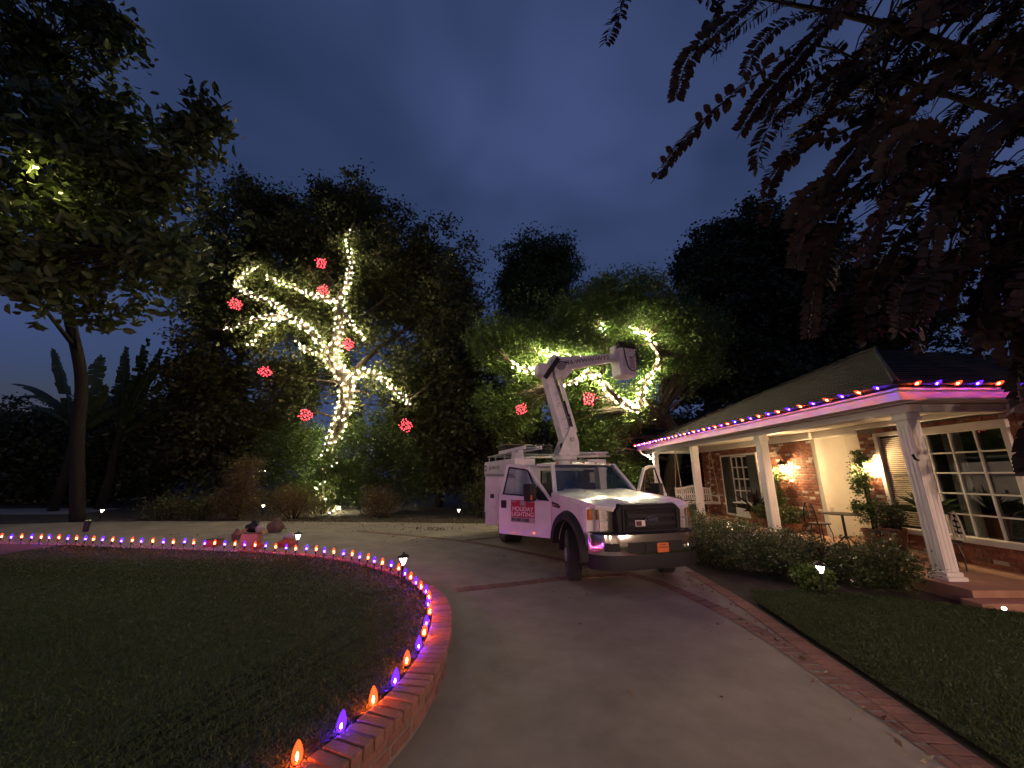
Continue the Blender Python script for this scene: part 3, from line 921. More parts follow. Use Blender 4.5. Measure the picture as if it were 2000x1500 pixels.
# large grid window with blind side light
bw = hp(MB().bb((XF-.05, 8.22, 0.66), (XF+.03, 8.30, 2.60)).bb((XF-.05, 7.66, 0.66), (XF+.03, 7.74, 2.52)).bb((XF-.05, 6.02, 0.66), (XF+.03, 6.10, 2.52)).bb((XF-.07, 6.0, 2.46), (XF+.03, 7.70, 2.60)).bb((XF-.05, 7.74, 2.52), (XF+.03, 8.22, 2.60)), 'grid_window', 'white_trim', bevel=0.006)
hp(MB().bb((XF-.14, 5.95, 0.55), (XF+.03, 8.32, 0.655)), 'sill', 'white_trim', bw, bevel=0.012)
NV, NH = 4, 5
W0, W1, Z0, Z1 = 6.10, 7.66, 0.66, 2.46
for k in range(1, NV):
    y = lerp(W0, W1, k/NV); hp(MB().bb((XF-.018, y-.014, Z0), (XF+.014, y+.014, Z1)), 'muntin', 'white_trim', bw)
for k in range(1, NH):
    z = lerp(Z0, Z1, k/NH); hp(MB().bb((XF-.016, W0, z-.013), (XF+.012, W1, z+.013)), 'muntin', 'white_trim', bw)
for i in range(NV):
    for j in range(NH):
        hp(MB().bb((XF+.017, lerp(W0, W1, i/NV)+.004, lerp(Z0, Z1, j/NH)+.004), (XF+.021, lerp(W0, W1, (i+1)/NV)-.004, lerp(Z0, Z1, (j+1)/NH)-.004)), 'pane', 'window_glass', bw)
for k in range(44):
    hp(MB().box((XF+.0, 7.98, 0.72+k*0.0405), (0.03, 0.47, 0.006), Matrix.Rotation(R(52), 3, 'Y')), 'blind_slat', 'blind', bw)
hp(MB().bb((XF+.04, 7.74, 0.66), (XF+.06, 8.22, 2.52)), 'blind_backing', 'dark_interior', bw)
# room behind the grid window: back wall, curtains, a few pale shapes
hp(MB().bb((10.6, 4.5, 0), (10.7, 8.5, 2.9)).bb((XF+.2, 8.44, 0.2), (10.6, 8.5, 2.9)).bb((XF+.2, 4.5, 0.1), (10.6, 8.5, 0.2)).bb((XF+.2, 4.5, 2.85), (10.6, 8.5, 2.9)), 'room', 'curtain', bw)
hp(MB().prism([(8.42, 7.0), (8.5, 7.05), (8.44, 7.12), (8.52, 7.18), (8.42, 7.26), (8.38, 7.26), (8.38, 7.0)], 0.2, 2.6, 'z'), 'curtain', 'blind', bw)
print('house ok')

# ================================================================== HOLIDAY BULBS
def lathe_mesh(name, prof, m, n=10, smooth=True):
    o = MB().lathe(prof, n=n).build(name, m, smooth=smooth); me = o.data; bpy.data.objects.remove(o); return me
SHELL_P = [(0.004, -0.002), (0.016, 0.0), (0.024, 0.013), (0.028, 0.03), (0.0255, 0.054), (0.0185, 0.078), (0.010, 0.097), (0.0035, 0.106), (0.0005, 0.108)]
CORE_P = [(0.001, 0.012), (0.005, 0.015), (0.0068, 0.026), (0.005, 0.040), (0.001, 0.052)]
CORE_P2 = [(0.001, 0.012), (0.005, 0.015), (0.0062, 0.022), (0.0045, 0.032), (0.001, 0.040)]
ME_SHELL = {'o': lathe_mesh('shell', SHELL_P, 'shell_orange'), 'p': lathe_mesh('shell', SHELL_P, 'shell_purple')}
ME_CORE = {'o': lathe_mesh('core', CORE_P, 'core_orange', 8), 'p': lathe_mesh('core', CORE_P2, 'core_purple', 8)}
ME_SOCKET = lathe_mesh('socket', [(0.013, -0.045), (0.015, -0.04), (0.015, -0.006), (0.012, 0.002)], 'wire_black', 8)
ME_STAKE = lathe_mesh('stake', [(0.002, -0.20), (0.006, -0.17), (0.006, -0.046), (0.010, -0.044)], 'wire_black', 6)
def bulb(kind, parent, loc, rot, stake=False):
    b = link_copy('bulb', ME_SHELL[kind], parent, loc, rot)
    link_copy('light_core', ME_CORE[kind], b, (0, 0, 0)); link_copy('socket', ME_SOCKET, b, (0, 0, 0))
    if stake: link_copy('stake', ME_STAKE, b, (0, 0, 0))
    return b

# strand staked along the lawn edge
strand = thing('light_strand', 'strand of orange and purple bulbs on stakes along the lawn edging', 'string lights', (-0.9, 3.6, 0.2))
SO = Vector((-0.9, 3.6, 0.2))
line = [p for p in inner_c if p.x > -17.5 and (p.y > 1.9)]
spots = resample(line, 0.282)
wire = []
for i, p in enumerate(spots):
    a = spots[max(i-1, 0)]; b = spots[min(i+1, len(spots)-1)]
    t = (b-a).normalized(); out = Vector((-t.y, t.x, 0))
    if (p + out*0.5 - Vector((-6, 4, 0))).length < (p - Vector((-6, 4, 0))).length: out = -out
    q = p - out*(0.035 + random.uniform(-.015, .015)); z = ztop(p.y) + interp(p.y, [3.2, 4.6, 6.3, 6.8], [-0.02, 0.03, 0.06, 0.105]) + random.uniform(-.008, .01)
    bulb('op'[i % 2], strand, (q.x-SO.x, q.y-SO.y, z-SO.z), (random.uniform(-.09, .09), random.uniform(-.09, .09), random.uniform(0, 6)), True)
    wire.append(Vector((q.x, q.y, z-0.04)) - SO)
    if i < len(spots)-1:
        mid = (p + spots[i+1])/2 - out*random.uniform(-0.01, 0.04); wire.append(Vector((mid.x, mid.y, ztop(mid.y) - 0.005)) - SO)
MB().tube(catmull(wire, 3), 0.0045, 4).build('wire', 'wire_black', strand)

# strands clipped to the eaves
def eave_strand(label, a, b, step, tilt, start=0, offs=Vector((0, 0, 0))):
    a, b = Vector(a), Vector(b)
    t = thing('light_strand', label, 'string lights', a)
    n = int((b-a).length/step); d = (b-a).normalized(); pts = []
    for i in range(n+1):
        p = d*step*i
        bulb('op'[(i+start) % 2], t, p, (tilt[0]+random.uniform(-.12, .12), tilt[1]+random.uniform(-.12, .12), 0))
        pts += [p + Vector((0, 0, -0.02)), p + d*step*0.5 + Vector((0, 0, -0.045))]
    MB().tube(pts[:-1], 0.0045, 4).build('wire', 'wire_black', t)
    return t
eave_strand('orange and purple bulbs along the long porch eave over the columns', (6.065, 18.35, 3.085), (6.065, 5.72, 3.085), 0.335, (0, R(-68)), 0)
eave_strand('orange and purple bulbs along the short eave past the porch corner', (6.35, 5.655, 3.085), (9.5, 5.655, 3.085), 0.32, (R(68), 0), 0)
eave_strand('orange and purple bulbs along the eave of the wing beside the driveway', (6.92, 4.0, 2.74), (6.92, -8.0, 2.74), 0.325, (0, R(-60)), 1)

# ================================================================== LAMPS
def wall_lantern(loc, label, glow, s=1.0, face=(-1, 0)):
    t = thing('wall_lantern', label, 'lantern', loc, math.atan2(face[1], face[0]))
    MB().bb((-0.16, -0.05, -0.02), (-0.145, 0.05, 0.16)).tube([(-0.15, 0, 0.08), (-0.08, 0, 0.20), (0, 0, 0.22)], 0.009, 6).build('bracket', 'iron', t, bevel=0.003)
    MB().lathe([(0.115, 0.10), (0.12, 0.108), (0.085, 0.15), (0.05, 0.19), (0.02, 0.215), (0.012, 0.25), (0.004, 0.27)], n=12).build('cap', 'iron', t, smooth=False)
    fr = MB()
    for k in range(6):
        a = 2*PI*k/6; fr.tube([(0.058*math.cos(a), 0.058*math.sin(a), -0.15), (0.09*math.cos(a), 0.09*math.sin(a), 0.10)], 0.005, 4)
    fr.lathe([(0.03, -0.175), (0.06, -0.165), (0.064, -0.15), (0.05, -0.145)], n=12)
    fr.build('cage', 'iron', t)
    MB().lathe([(0.055, -0.145), (0.086, 0.098)], n=6).build('glass', 'lantern_glass', t)
    MB().lathe([(0.002, -0.08), (0.028, -0.06), (0.036, -0.01), (0.028, 0.04), (0.002, 0.06)], n=10).build('light_bulb', glow, t, smooth=True)
    return t
wall_lantern((XF-.165, 11.15, 1.90), 'lit porch lantern on brick wall beside the shuttered window', 'porch_lamp_glow')
wall_lantern((XF-.165, 8.52, 1.92), 'lit porch lantern between front door and blinds, behind the topiary', 'porch_lamp_glow')
wall_lantern((XF-.165, -2.2, 2.21), 'large lit wall lantern on the wing beside the driveway', 'stand_in_lamp_glow')  # out of view, stands in for house lights that reach the truck
wall_lantern((XF-.165, -5.0, 2.21), 'second large lit wall lantern further along the wing', 'stand_in_lamp_glow')

wall_lantern((1.2, -9.34, 2.2), 'lit wall lantern between the garage doors', 'stand_in_lamp_glow', face=(0, 1))  # this pair is added behind the camera to whiten the truck door
wall_lantern((-4.8, -9.34, 2.2), 'lit wall lantern at the end of the garage', 'stand_in_lamp_glow', face=(0, 1))
# flood lamp and downspout at the far porch corner
fl = thing('flood_lamp', 'bright white flood lamp at the far porch corner', 'lamp', (6.32, 17.45, 2.62))
MB().lathe([(0.03, 0.10), (0.05, 0.09), (0.06, 0.02), (0.075, -0.04)], n=12).tube([(0, 0, 0.1), (0.05, 0.1, 0.14), (0.12, 0.2, 0.16)], 0.012, 6).build('housing', 'white_trim', fl, smooth=True)
MB().lathe([(0.002, -0.075), (0.04, -0.068), (0.06, -0.05), (0.066, -0.043)], n=12).build('light_bulb', 'flood_glow', fl, smooth=True)
hp(MB().tube(catmull([(6.13, 17.9, 2.98), (6.13, 17.9, 2.80), (6.2, 17.8, 2.66), (6.40, 17.5, 2.52), (6.45, 17.45, 2.40)], 6), 0.045, 8), 'downspout', 'white_trim', smooth=True)

# path lights
def path_light(loc, label, s=1.0, tilt=0.0, cap=True, group='low path lights round the drive'):
    t = thing('path_light', label, 'path light', loc, 0, group, s)
    t.rotation_euler = (0, tilt, random.uniform(0, 2))
    MB().lathe([(0.006, -0.05), (0.012, 0.0), (0.016, 0.01), (0.016, 0.26), (0.03, 0.275), (0.04, 0.285)], n=10).build('post', 'iron', t, smooth=False)
    if cap: MB().lathe([(0.085, 0.395), (0.09, 0.40), (0.075, 0.425), (0.035, 0.445), (0.012, 0.455), (0.01, 0.47)], n=12).build('hood', 'iron', t, smooth=False)
    fr = MB()
    for k in range(6):
        a = 2*PI*k/6; fr.tube([(0.038*math.cos(a), 0.038*math.sin(a), 0.285), (0.064*math.cos(a), 0.064*math.sin(a), 0.395)], 0.007, 4)
        b_ = a + PI/6
        fr.tube([(0.034*math.cos(b_), 0.034*math.sin(b_), 0.285), (0.05*math.cos(b_), 0.06*math.sin(b_), 0.36)], 0.006, 4)
    fr.build('cage', 'iron', t)
    MB().lathe([(0.032, 0.287), (0.056, 0.393)], n=12).build('lit_glass', 'path_glow', t, smooth=True)
    return t
path_light((-1.66, 6.12, ztop(6.1)-.03), 'near path light with black hood at the tip of the lawn')
path_light((-4.75, 8.78, 0.03), 'path light behind the bulbs beside the orange bag')
path_light((-16.0, 15.2, 0), 'lone path light at the dark far end of the drive')
path_light((-2.1, 15.35, 0), 'path light in the bed left of the truck')
path_light((-9.45, 14.75, 0.25), 'path light above the black bag by the tall bush', 0.9)
path_light((4.55, 5.95, 0.03), 'path light tucked in a small bush before the hedge', 0.95)

sp = thing('ground_spotlight', 'small lit spotlight on the ground by the porch step', 'spotlight', (6.15, 5.15, 0.03), 0, None, 0.5)
MB().lathe([(0.005, -0.06), (0.012, 0), (0.012, 0.05)], n=6).build('stake', 'iron', sp)
rt = Matrix.Rotation(R(-50), 3, 'Y') @ Matrix.Rotation(R(20), 3, 'X')
MB().lathe([(0.02, -0.05), (0.045, -0.03), (0.05, 0.05), (0.052, 0.06)], (0, 0, 0.08), 12, rot=rt).build('housing', 'iron', sp)
MB().lathe([(0.03, 0.061), (0.046, 0.064), (0.02, 0.068)], (0, 0, 0.08), 12, rot=rt).build('lit_lens', 'path_glow', sp)
print('lights ok')

# ================================================================== BUCKET TRUCK   (local: x forward, y towards driver side, z up)
TH = R(16.94 - 90)
truck = thing('bucket_truck', 'white utility bucket truck with both doors open on the driveway', 'truck', (1.903, 7.063, 0.0), TH, None, 0.977)
def tb(mb, name, m=None, parent=None, **k): return mb.build(name, m, parent or truck, **k)
def beam(mb, a, b, w0, h0, w1=None, h1=None, side=(0, 1, 0)):
    a, b = Vector(a), Vector(b); t = (b-a).normalized(); s = Vector(side); s = (s - t*s.dot(t)).normalized(); u = t.cross(s)
    w1 = w0 if w1 is None else w1; h1 = h0 if h1 is None else h1
    f = lambda p, w, h: [p + s*w/2 + u*h/2, p - s*w/2 + u*h/2, p - s*w/2 - u*h/2, p + s*w/2 - u*h/2]
    return mb.loft([[tuple(q) for q in f(a, w0, h0)], [tuple(q) for q in f(b, w1, h1)]])

# --- wheels
def wheel(x, y, steer, out, dual=False):
    r = 0.405
    w = tb(MB().lathe([(0.27, -0.11), (0.33, -0.118), (0.375, -0.112), (0.398, -0.09), (0.402, -0.05), (0.402, 0.05), (0.398, 0.09), (0.375, 0.112), (0.33, 0.118), (0.27, 0.11)], n=40, axis='y'),
           'wheel', 'rubber', smooth=True, loc=(x, y, r), rz=steer)
    tr = MB()
    for k in range(44):
        a = 2*PI*k/44
        for row, yy in enumerate((-0.076, -0.026, 0.026, 0.076)):
            aa = a + (PI/44 if row % 2 else 0)
            tr.box((0.402*math.sin(aa), yy, 0.402*math.cos(aa)), (0.043, 0.04, 0.012), Matrix.Rotation(aa, 3, 'Y'))
    tb(tr, 'tyre_tread', 'tread', w)
    d = out
    rim = MB()
    if not dual:
        rim.lathe([(0.275, 0.10*d), (0.262, 0.112*d), (0.25, 0.09*d), (0.235, 0.05*d), (0.17, 0.075*d), (0.12, 0.085*d), (0.10, 0.13*d), (0.055, 0.14*d), (0.001, 0.142*d)], n=28, axis='y')
    else:
        rim.lathe([(0.275, 0.10*d), (0.262, 0.115*d), (0.245, 0.05*d), (0.22, -0.03*d), (0.13, -0.04*d), (0.12, 0.06*d), (0.09, 0.085*d), (0.001, 0.09*d)], n=28, axis='y')
    for k in range(8):
        a = 2*PI*k/8; rim.lathe([(0.014, 0.0), (0.012, 0.022*d)], (0.145*math.cos(a), (0.083 if not dual else -0.03)*d, 0.145*math.sin(a)), 6, 'y')
    tb(rim, 'rim', 'alloy', w, autosmooth=40)
    return w
wheel(0, -0.93, R(-20), -1); wheel(0, 0.93, R(-20), 1)
wheel(-3.9, -1.02, 0, -1, True); wheel(-3.9, 1.02, 0, 1, True); wheel(-3.9, -0.76, 0, -1, True); wheel(-3.9, 0.76, 0, 1, True)
# --- frame, axles
tb(MB().bb((-5.5, -0.48, 0.55), (0.7, -0.38, 0.78)).bb((-5.5, 0.38, 0.55), (0.7, 0.48, 0.78)).tube([(0, -0.85, 0.42), (0, 0.85, 0.42)], 0.06, 8).tube([(-3.9, -0.9, 0.42), (-3.9, 0.9, 0.42)], 0.08, 8)
   .lathe([(0.02, -.2), (0.18, -.1), (0.2, 0), (0.18, .1), (0.02, .2)], (-3.9, 0, 0.42), 12, 'y').bb((-1.6, -0.36, 0.42), (0.2, 0.36, 0.6)).bb((-3.2, 0.5, 0.45), (-2.3, 0.85, 0.62)).bb((-3.2, -0.85, 0.42), (-2.5, -0.55, 0.62))
   .tube([(0.3, -0.3, 0.36), (0.1, 0.4, 0.36)], 0.03, 6).bb((0.25, -0.15, 0.27), (0.45, 0.15, 0.40)), 'chassis', 'undercarriage')

# --- front fenders with wheel arches
def arch(cx, cz, r, a0, a1, n=18): return [(cx + r*math.cos(R(a0 + (a1-a0)*i/n)), cz + r*math.sin(R(a0 + (a1-a0)*i/n))) for i in range(n+1)]
for s in (-1, 1):
    poly = [(-0.74, 1.40), (-0.74, 0.54), (-0.58, 0.54)] + arch(0, 0.42, 0.56, 165, 12) + [(0.66, 0.56), (0.76, 0.84), (0.62, 0.86), (0.56, 1.26), (0.3, 1.30), (-0.2, 1.345)]
    fnd = tb(MB().prism(poly, s*0.93, s*1.0, 'y'), 'fender', 'truck_white', bevel=0.012)
    ins = arch(0, 0.42, 0.555, 172, -6); ous = arch(0, 0.43, 0.70, 168, 0)
    fm = MB()
    secs = []
    for (a, b) in zip(ins, ous):
        mx = ((a[0]+b[0]*2)/3, (a[1]+b[1]*2)/3)
        secs.append([(a[0], s*0.95, a[1]), (a[0], s*1.075, a[1]), (mx[0], s*1.085, mx[1]), (b[0], s*1.004, b[1]), (b[0], s*0.97, b[1])])
    fm.loft(secs)
    tb(fm, 'fender_flare', 'black_plastic', autosmooth=50)
    # liner inside the arch
    lin = MB(); li_ = arch(0, 0.42, 0.57, 185, -5)
    lin.loft([[(x_, s*0.5, z_), (x_, s*0.94, z_), (x_*1.02, s*0.94, z_+.02), (x_*1.02, s*0.5, z_+.02)] for x_, z_ in li_])
    tb(lin, 'wheel_liner', 'undercarriage')
    tb(MB().prism([(-0.70, 1.24), (-0.40, 1.215), (-0.30, 1.17), (-0.36, 1.135), (-0.66, 1.15)], s*1.001, s*1.012, 'y'), 'side_vent', 'grille_black', bevel=0.004)
    tb(MB().bb((-0.62, s*1.012, 1.175), (-0.38, s*1.018, 1.195)), 'vent_bar', 'chrome')
# --- hood
xs = [0.90, 0.82, 0.6, 0.3, -0.1, -0.45, -0.72]
ed = [1.235, 1.27, 1.315, 1.345, 1.37, 1.395, 1.41]; ce = [1.285, 1.325, 1.375, 1.41, 1.44, 1.465, 1.47]; wd = [0.62, 0.90, 0.965, 0.99, 1.0, 1.0, 0.99]
secs = []
for x, e, c, w in zip(xs, ed, ce, wd):
    top = []
    for k in range(17):
        u = -1 + 2*k/16; y = u*w
        z = e + (c-e)*(1-abs(u)**3.0) + (0.022*max(0, 1-((abs(u)-0.5)/0.16)**2)) - 0.012*max(0, 1-(u/0.3)**2)
        top.append((x, y, z))
    secs.append(top + [(x, w, e-0.06), (x, -w, e-0.06)])
tb(MB().loft(secs), 'hood', 'truck_white', autosmooth=30)
# --- grille
gr = tb(MB().loft([[(0.86, y, z) for y, z in q] for q in [[(-0.62, 0.84), (0.62, 0.84), (0.64, 1.20), (0.54, 1.30), (-0.54, 1.30), (-0.64, 1.20)]]] +
                  [[(0.955, y, z) for y, z in [(-0.58, 0.85), (0.58, 0.85), (0.61, 1.19), (0.52, 1.275), (-0.52, 1.275), (-0.61, 1.19)]]]), 'grille', 'grille_black', bevel=0.015)
def frame_ring(mb, w, h, cz, t, x0, x1):
    mb.bb((x0, -w, cz+h-t), (x1, w, cz+h)).bb((x0, -w, cz-h), (x1, w, cz-h+t)).bb((x0, -w, cz-h+t), (x1, -w+t, cz+h-t)).bb((x0, w-t, cz-h+t), (x1, w, cz+h-t))
    return mb
tb(frame_ring(MB(), 0.52, 0.185, 1.055, 0.03, 0.957, 0.985), 'grille_frame', 'black_plastic', gr, bevel=0.01)
tb(frame_ring(MB(), 0.46, 0.15, 1.055, 0.016, 0.957, 0.975), 'grille_frame', 'grille_black', gr, bevel=0.006)
for z in (1.115, 0.995): tb(MB().bb((0.957, -0.44, z-0.032), (0.988, 0.44, z+0.032)), 'grille_bar', 'black_plastic', gr, bevel=0.008)
ms = MB()
for k in range(21): ms.bb((0.957, -0.43+k*0.043, 0.91), (0.963, -0.425+k*0.043, 1.20))
tb(ms, 'grille_mesh', 'undercarriage', gr)
def oval(mb, a, b, x0, x1, c, n=28): return mb.loft([[(x, c[0]+a*math.cos(2*PI*k/n), c[1]+b*math.sin(2*PI*k/n)) for k in range(n)] for x in (x0, x1)])
tb(oval(MB(), 0.118, 0.048, 0.985, 1.008, (0.0, 1.055)), 'badge_rim', 'chrome', gr, bevel=0.004)
tb(oval(MB(), 0.108, 0.039, 1.0, 1.0105, (0.0, 1.055)), 'badge', 'badge_blue', gr)
text_obj('badge_lettering', 'Ford', 0.075, 'chrome', gr, (1.011, 0.0, 1.057), (R(90), 0, R(90)), 0.0012, shear=0.3, sx=1.15)
st = tb(MB().bb((0.986, -0.30, 0.955), (0.996, -0.125, 1.045)), 'grille_sticker', 'sign_white', gr)
tb(MB().bb((0.9965, -0.29, 0.962), (0.998, -0.19, 1.034)), 'sticker_mark', 'letter_brown', gr)
# --- headlights
for s in (-1, 1):
    plan = [(0.90, 0.645), (0.87, 0.88), (0.76, 0.985), (0.60, 1.005), (0.60, 0.645)]
    def pl(z0, z1, k=1.0, o=0.0): return [[((x-0.62)*k+0.62-o, s*y, z) for x, y in plan] for z in (z0, z1)]
    hl = tb(MB().loft([[(0.60+(x-0.60)*0.35, s*y, z) for x, y in plan] for z in (0.86, 1.24)]), 'headlight', 'lamp_reflector')
    tb(MB().bb((0.72, s*0.67, 1.06), (0.80, s*0.83, 1.21)).bb((0.72, s*0.67, 0.885), (0.80, s*0.83, 1.03)), 'reflector', 'lamp_reflector', hl, bevel=0.02)
    for z in (0.96, 1.13): tb(MB().lathe([(0.055, 0.0), (0.05, 0.012), (0.02, 0.03), (0.001, 0.035)], (0.80, s*0.75, z), 16, 'x'), 'lamp', 'lens_glass', hl, smooth=True)
    tb(MB().bb((0.66, s*0.90, 1.04), (0.73, s*0.975, 1.20)), 'turn_signal', 'amber', hl, bevel=0.01)
    tb(MB().bb((0.70, s*0.845, 0.87), (0.83, s*0.86, 1.23)), 'divider', 'chrome', hl)
    tb(MB().loft(pl(0.855, 1.245)), 'lens', 'lens_glass', hl, bevel=0.02)
# --- bumper
def sweep(ys, xf, zlo, zhi, depth):
    secs = []
    for y in ys:
        x = xf(abs(y)); secs.append([(x, y, zlo), (x+0.012, y, (zlo+zhi)/2), (x-0.01, y, zhi), (x-depth, y, zhi), (x-depth, y, zlo)])
    return secs
ys = [-1.0, -0.98, -0.94, -0.86, -0.75, -0.6, -0.4, -0.2, 0, 0.2, 0.4, 0.6, 0.75, 0.86, 0.94, 0.98, 1.0]
bxf = lambda y: interp(y, [0, 0.5, 0.76, 0.9, 0.97, 1.0], [1.06, 1.05, 1.0, 0.90, 0.80, 0.72])
bp_ = tb(MB().loft(sweep(ys, bxf, 0.55, 0.84, 0.12)), 'front_bumper', 'chrome', autosmooth=40)
def follow(y0, y1, z0, z1, d, n=6):
    return [[(bxf(abs(lerp(y0, y1, i/n)))+d, lerp(y0, y1, i/n), z0), (bxf(abs(lerp(y0, y1, i/n)))+d, lerp(y0, y1, i/n), z1), (bxf(abs(lerp(y0, y1, i/n)))-0.05, lerp(y0, y1, i/n), z1), (bxf(abs(lerp(y0, y1, i/n)))-0.05, lerp(y0, y1, i/n), z0)] for i in range(n+1)]
tb(MB().loft(follow(-0.50, 0.50, 0.585, 0.735, 0.014)), 'bumper_inlet', 'undercarriage', bp_, bevel=0.01)
for y in (-0.2, 0.2): tb(MB().bb((1.06, y-.012, 0.59), (1.08, y+.012, 0.73)), 'inlet_rib', 'black_plastic', bp_)
for s in (-1, 1): tb(MB().loft(follow(s*0.62, s*0.86, 0.60, 0.735, 0.014)), 'fog_opening', 'undercarriage', bp_, bevel=0.025)
tb(MB().loft(sweep(ys[1:-1], lambda y: bxf(y)-0.035, 0.33, 0.55, 0.1)), 'front_valance', 'black_plastic', autosmooth=40)
tb(MB().loft(sweep(ys[2:-2], lambda y: bxf(y)-0.06, 0.838, 0.865, 0.12)), 'bumper_top_pad', 'black_plastic')
lp = tb(MB().bb((1.077, 0.0, 0.575), (1.085, 0.21, 0.71)), 'license_plate', 'plate_orange', bevel=0.003)
mk = MB()
for k in range(5): mk.bb((1.0852, 0.045+k*0.024, 0.675), (1.087, 0.062+k*0.024, 0.69))
for k in range(9): mk.bb((1.0852, 0.02+k*0.020, 0.64), (1.087, 0.033+k*0.020, 0.656))
tb(mk, 'plate_marks', 'letter_brown', lp)
tb(MB().bb((1.07, 0.03, 0.71), (1.08, 0.18, 0.722)), 'plate_bracket', 'wood_pole', lp)

# --- cab shell
cab = tb(MB().bb((-2.22, -0.98, 0.52), (-0.74, 0.98, 0.64)).bb((-0.80, -0.93, 0.64), (-0.74, 0.93, 1.33)), 'cab', 'truck_white', bevel=0.01)
for s in (-1, 1):
    tb(MB().prism([(-1.93, 0.64), (-2.22, 0.64), (-2.22, 1.95), (-2.0, 1.95), (-1.93, 1.35)], s*0.80, s*0.985, 'y'), 'cab_corner', 'truck_white', cab, bevel=0.02)
    p = MB(); beam(p, (-0.70, s*0.93, 1.38), (-1.24, s*0.74, 1.97), 0.075, 0.085); tb(p, 'windshield_pillar', 'truck_white', cab, bevel=0.015)
    p = MB(); beam(p, (-1.20, s*0.76, 1.955), (-2.0, s*0.78, 1.965), 0.09, 0.07); tb(p, 'roof_rail', 'truck_white', cab, bevel=0.015)
    tb(MB().bb((-1.93, s*0.955, 0.64), (-0.8, s*0.96, 0.66)), 'sill_plate', 'black_plastic', cab)
tb(MB().bb((-2.22, -0.8, 0.64), (-2.18, 0.8, 1.42)).bb((-2.22, -0.8, 1.85), (-2.18, 0.8, 1.97)).bb((-2.22, -0.8, 1.42), (-2.18, -0.66, 1.85)).bb((-2.22, 0.66, 1.42), (-2.18, 0.8, 1.85)), 'rear_panel', 'truck_white', cab)
tb(MB().bb((-2.205, -0.66, 1.42), (-2.195, 0.66, 1.85)), 'rear_window', 'cab_glass', cab)
secs = []
for x, zc, w in ((-1.17, 1.985, 0.72), (-1.3, 2.02, 0.76), (-1.6, 2.045, 0.79), (-2.0, 2.04, 0.80), (-2.2, 2.005, 0.79)):
    secs.append([(x, u*w, zc - 0.05*abs(u)**3) for u in [-1+k/6 for k in range(13)]] + [(x, w, 1.955), (x, -w, 1.955)])
tb(MB().loft(secs), 'roof', 'truck_white', cab, autosmooth=35)
for y in (-0.62, -0.31, 0, 0.31, 0.62):
    tb(MB().lathe([(0.035, 0), (0.034, 0.012), (0.022, 0.03), (0.003, 0.036)], (-1.24, y, 2.0-0.03*abs(y)), 10), 'clearance_lamp', 'amber', cab, smooth=True)
# windshield
wsv = []; nu, nv = 10, 5
for j in range(nv+1):
    for i in range(nu+1):
        u = -1+2*i/nu; t = j/nv
        wsv.append((lerp(-0.70, -1.20, t) + 0.10*(1-u*u)*(1-t*0.4), u*lerp(0.90, 0.72, t), lerp(1.40, 1.965, t)))
tb(MB().add(wsv, [(j*(nu+1)+i, j*(nu+1)+i+1, (j+1)*(nu+1)+i+1, (j+1)*(nu+1)+i) for j in range(nv) for i in range(nu)]), 'windshield', 'cab_glass', cab, smooth=True)
tb(MB().loft([[(x+0.10*(1-(y/.92)**2), y, z) for x, z in ((-0.72, 1.37), (-0.60, 1.37), (-0.585, 1.40), (-0.70, 1.415))] for y in [-0.9+0.15*k for k in range(13)]]), 'cowl', 'black_plastic', cab)
for s in (-0.55, 0.1): tb(MB().tube([(-0.575, s, 1.43), (-0.62, s+0.28, 1.475), (-0.66, s+0.5, 1.475)], 0.009, 5), 'wiper', 'black_plastic', cab)
for y in (-0.52, 0.52): tb(MB().tube([(-0.16, y-.05, 1.445), (-0.16, y+.05, 1.445)], 0.012, 5), 'washer_nozzle', 'black_plastic')
# interior
tb(MB().prism([(-0.80, 0.66), (-0.80, 1.36), (-0.92, 1.38), (-1.06, 1.30), (-1.02, 1.0), (-0.9, 0.7)], -0.90, 0.90, 'y'), 'dashboard', 'dash', cab, bevel=0.02)
for yc in (-0.42, 0.42):
    se = tb(MB().prism([(-1.30, 0.78), (-1.80, 0.76), (-1.86, 0.95), (-1.30, 0.98)], yc-0.27, yc+0.27, 'y').prism([(-1.76, 0.9), (-1.95, 0.92), (-2.08, 1.55), (-1.95, 1.58)], yc-0.25, yc+0.25, 'y'), 'seat', 'seat_grey', cab, bevel=0.04, seg=3)
    tb(MB().prism([(-1.98, 1.58), (-2.09, 1.58), (-2.10, 1.80), (-2.0, 1.82)], yc-0.14, yc+0.14, 'y'), 'headrest', 'seat_grey', se, bevel=0.04, seg=3)
sw = MB(); ring = [(0.19*math.cos(2*PI*k/20), 0.19*math.sin(2*PI*k/20)) for k in range(21)]
sw.tube([Vector((-1.16, 0.42, 1.27)) + Matrix.Rotation(R(-60), 3, 'Y') @ Vector((a, b, 0)) for a, b in ring], 0.016, 6).tube([(-1.0, 0.42, 1.18), (-1.15, 0.42, 1.265)], 0.04, 8)
tb(sw, 'steering_wheel', 'dash', cab)
tb(MB().bb((-0.775, -0.62, 1.405), (-0.765, -0.48, 1.44)), 'dash_card', 'sign_white', cab)
tb(MB().bb((-1.05, -0.1, 1.80), (-1.03, 0.14, 1.86)), 'inside_mirror', 'dash', cab)

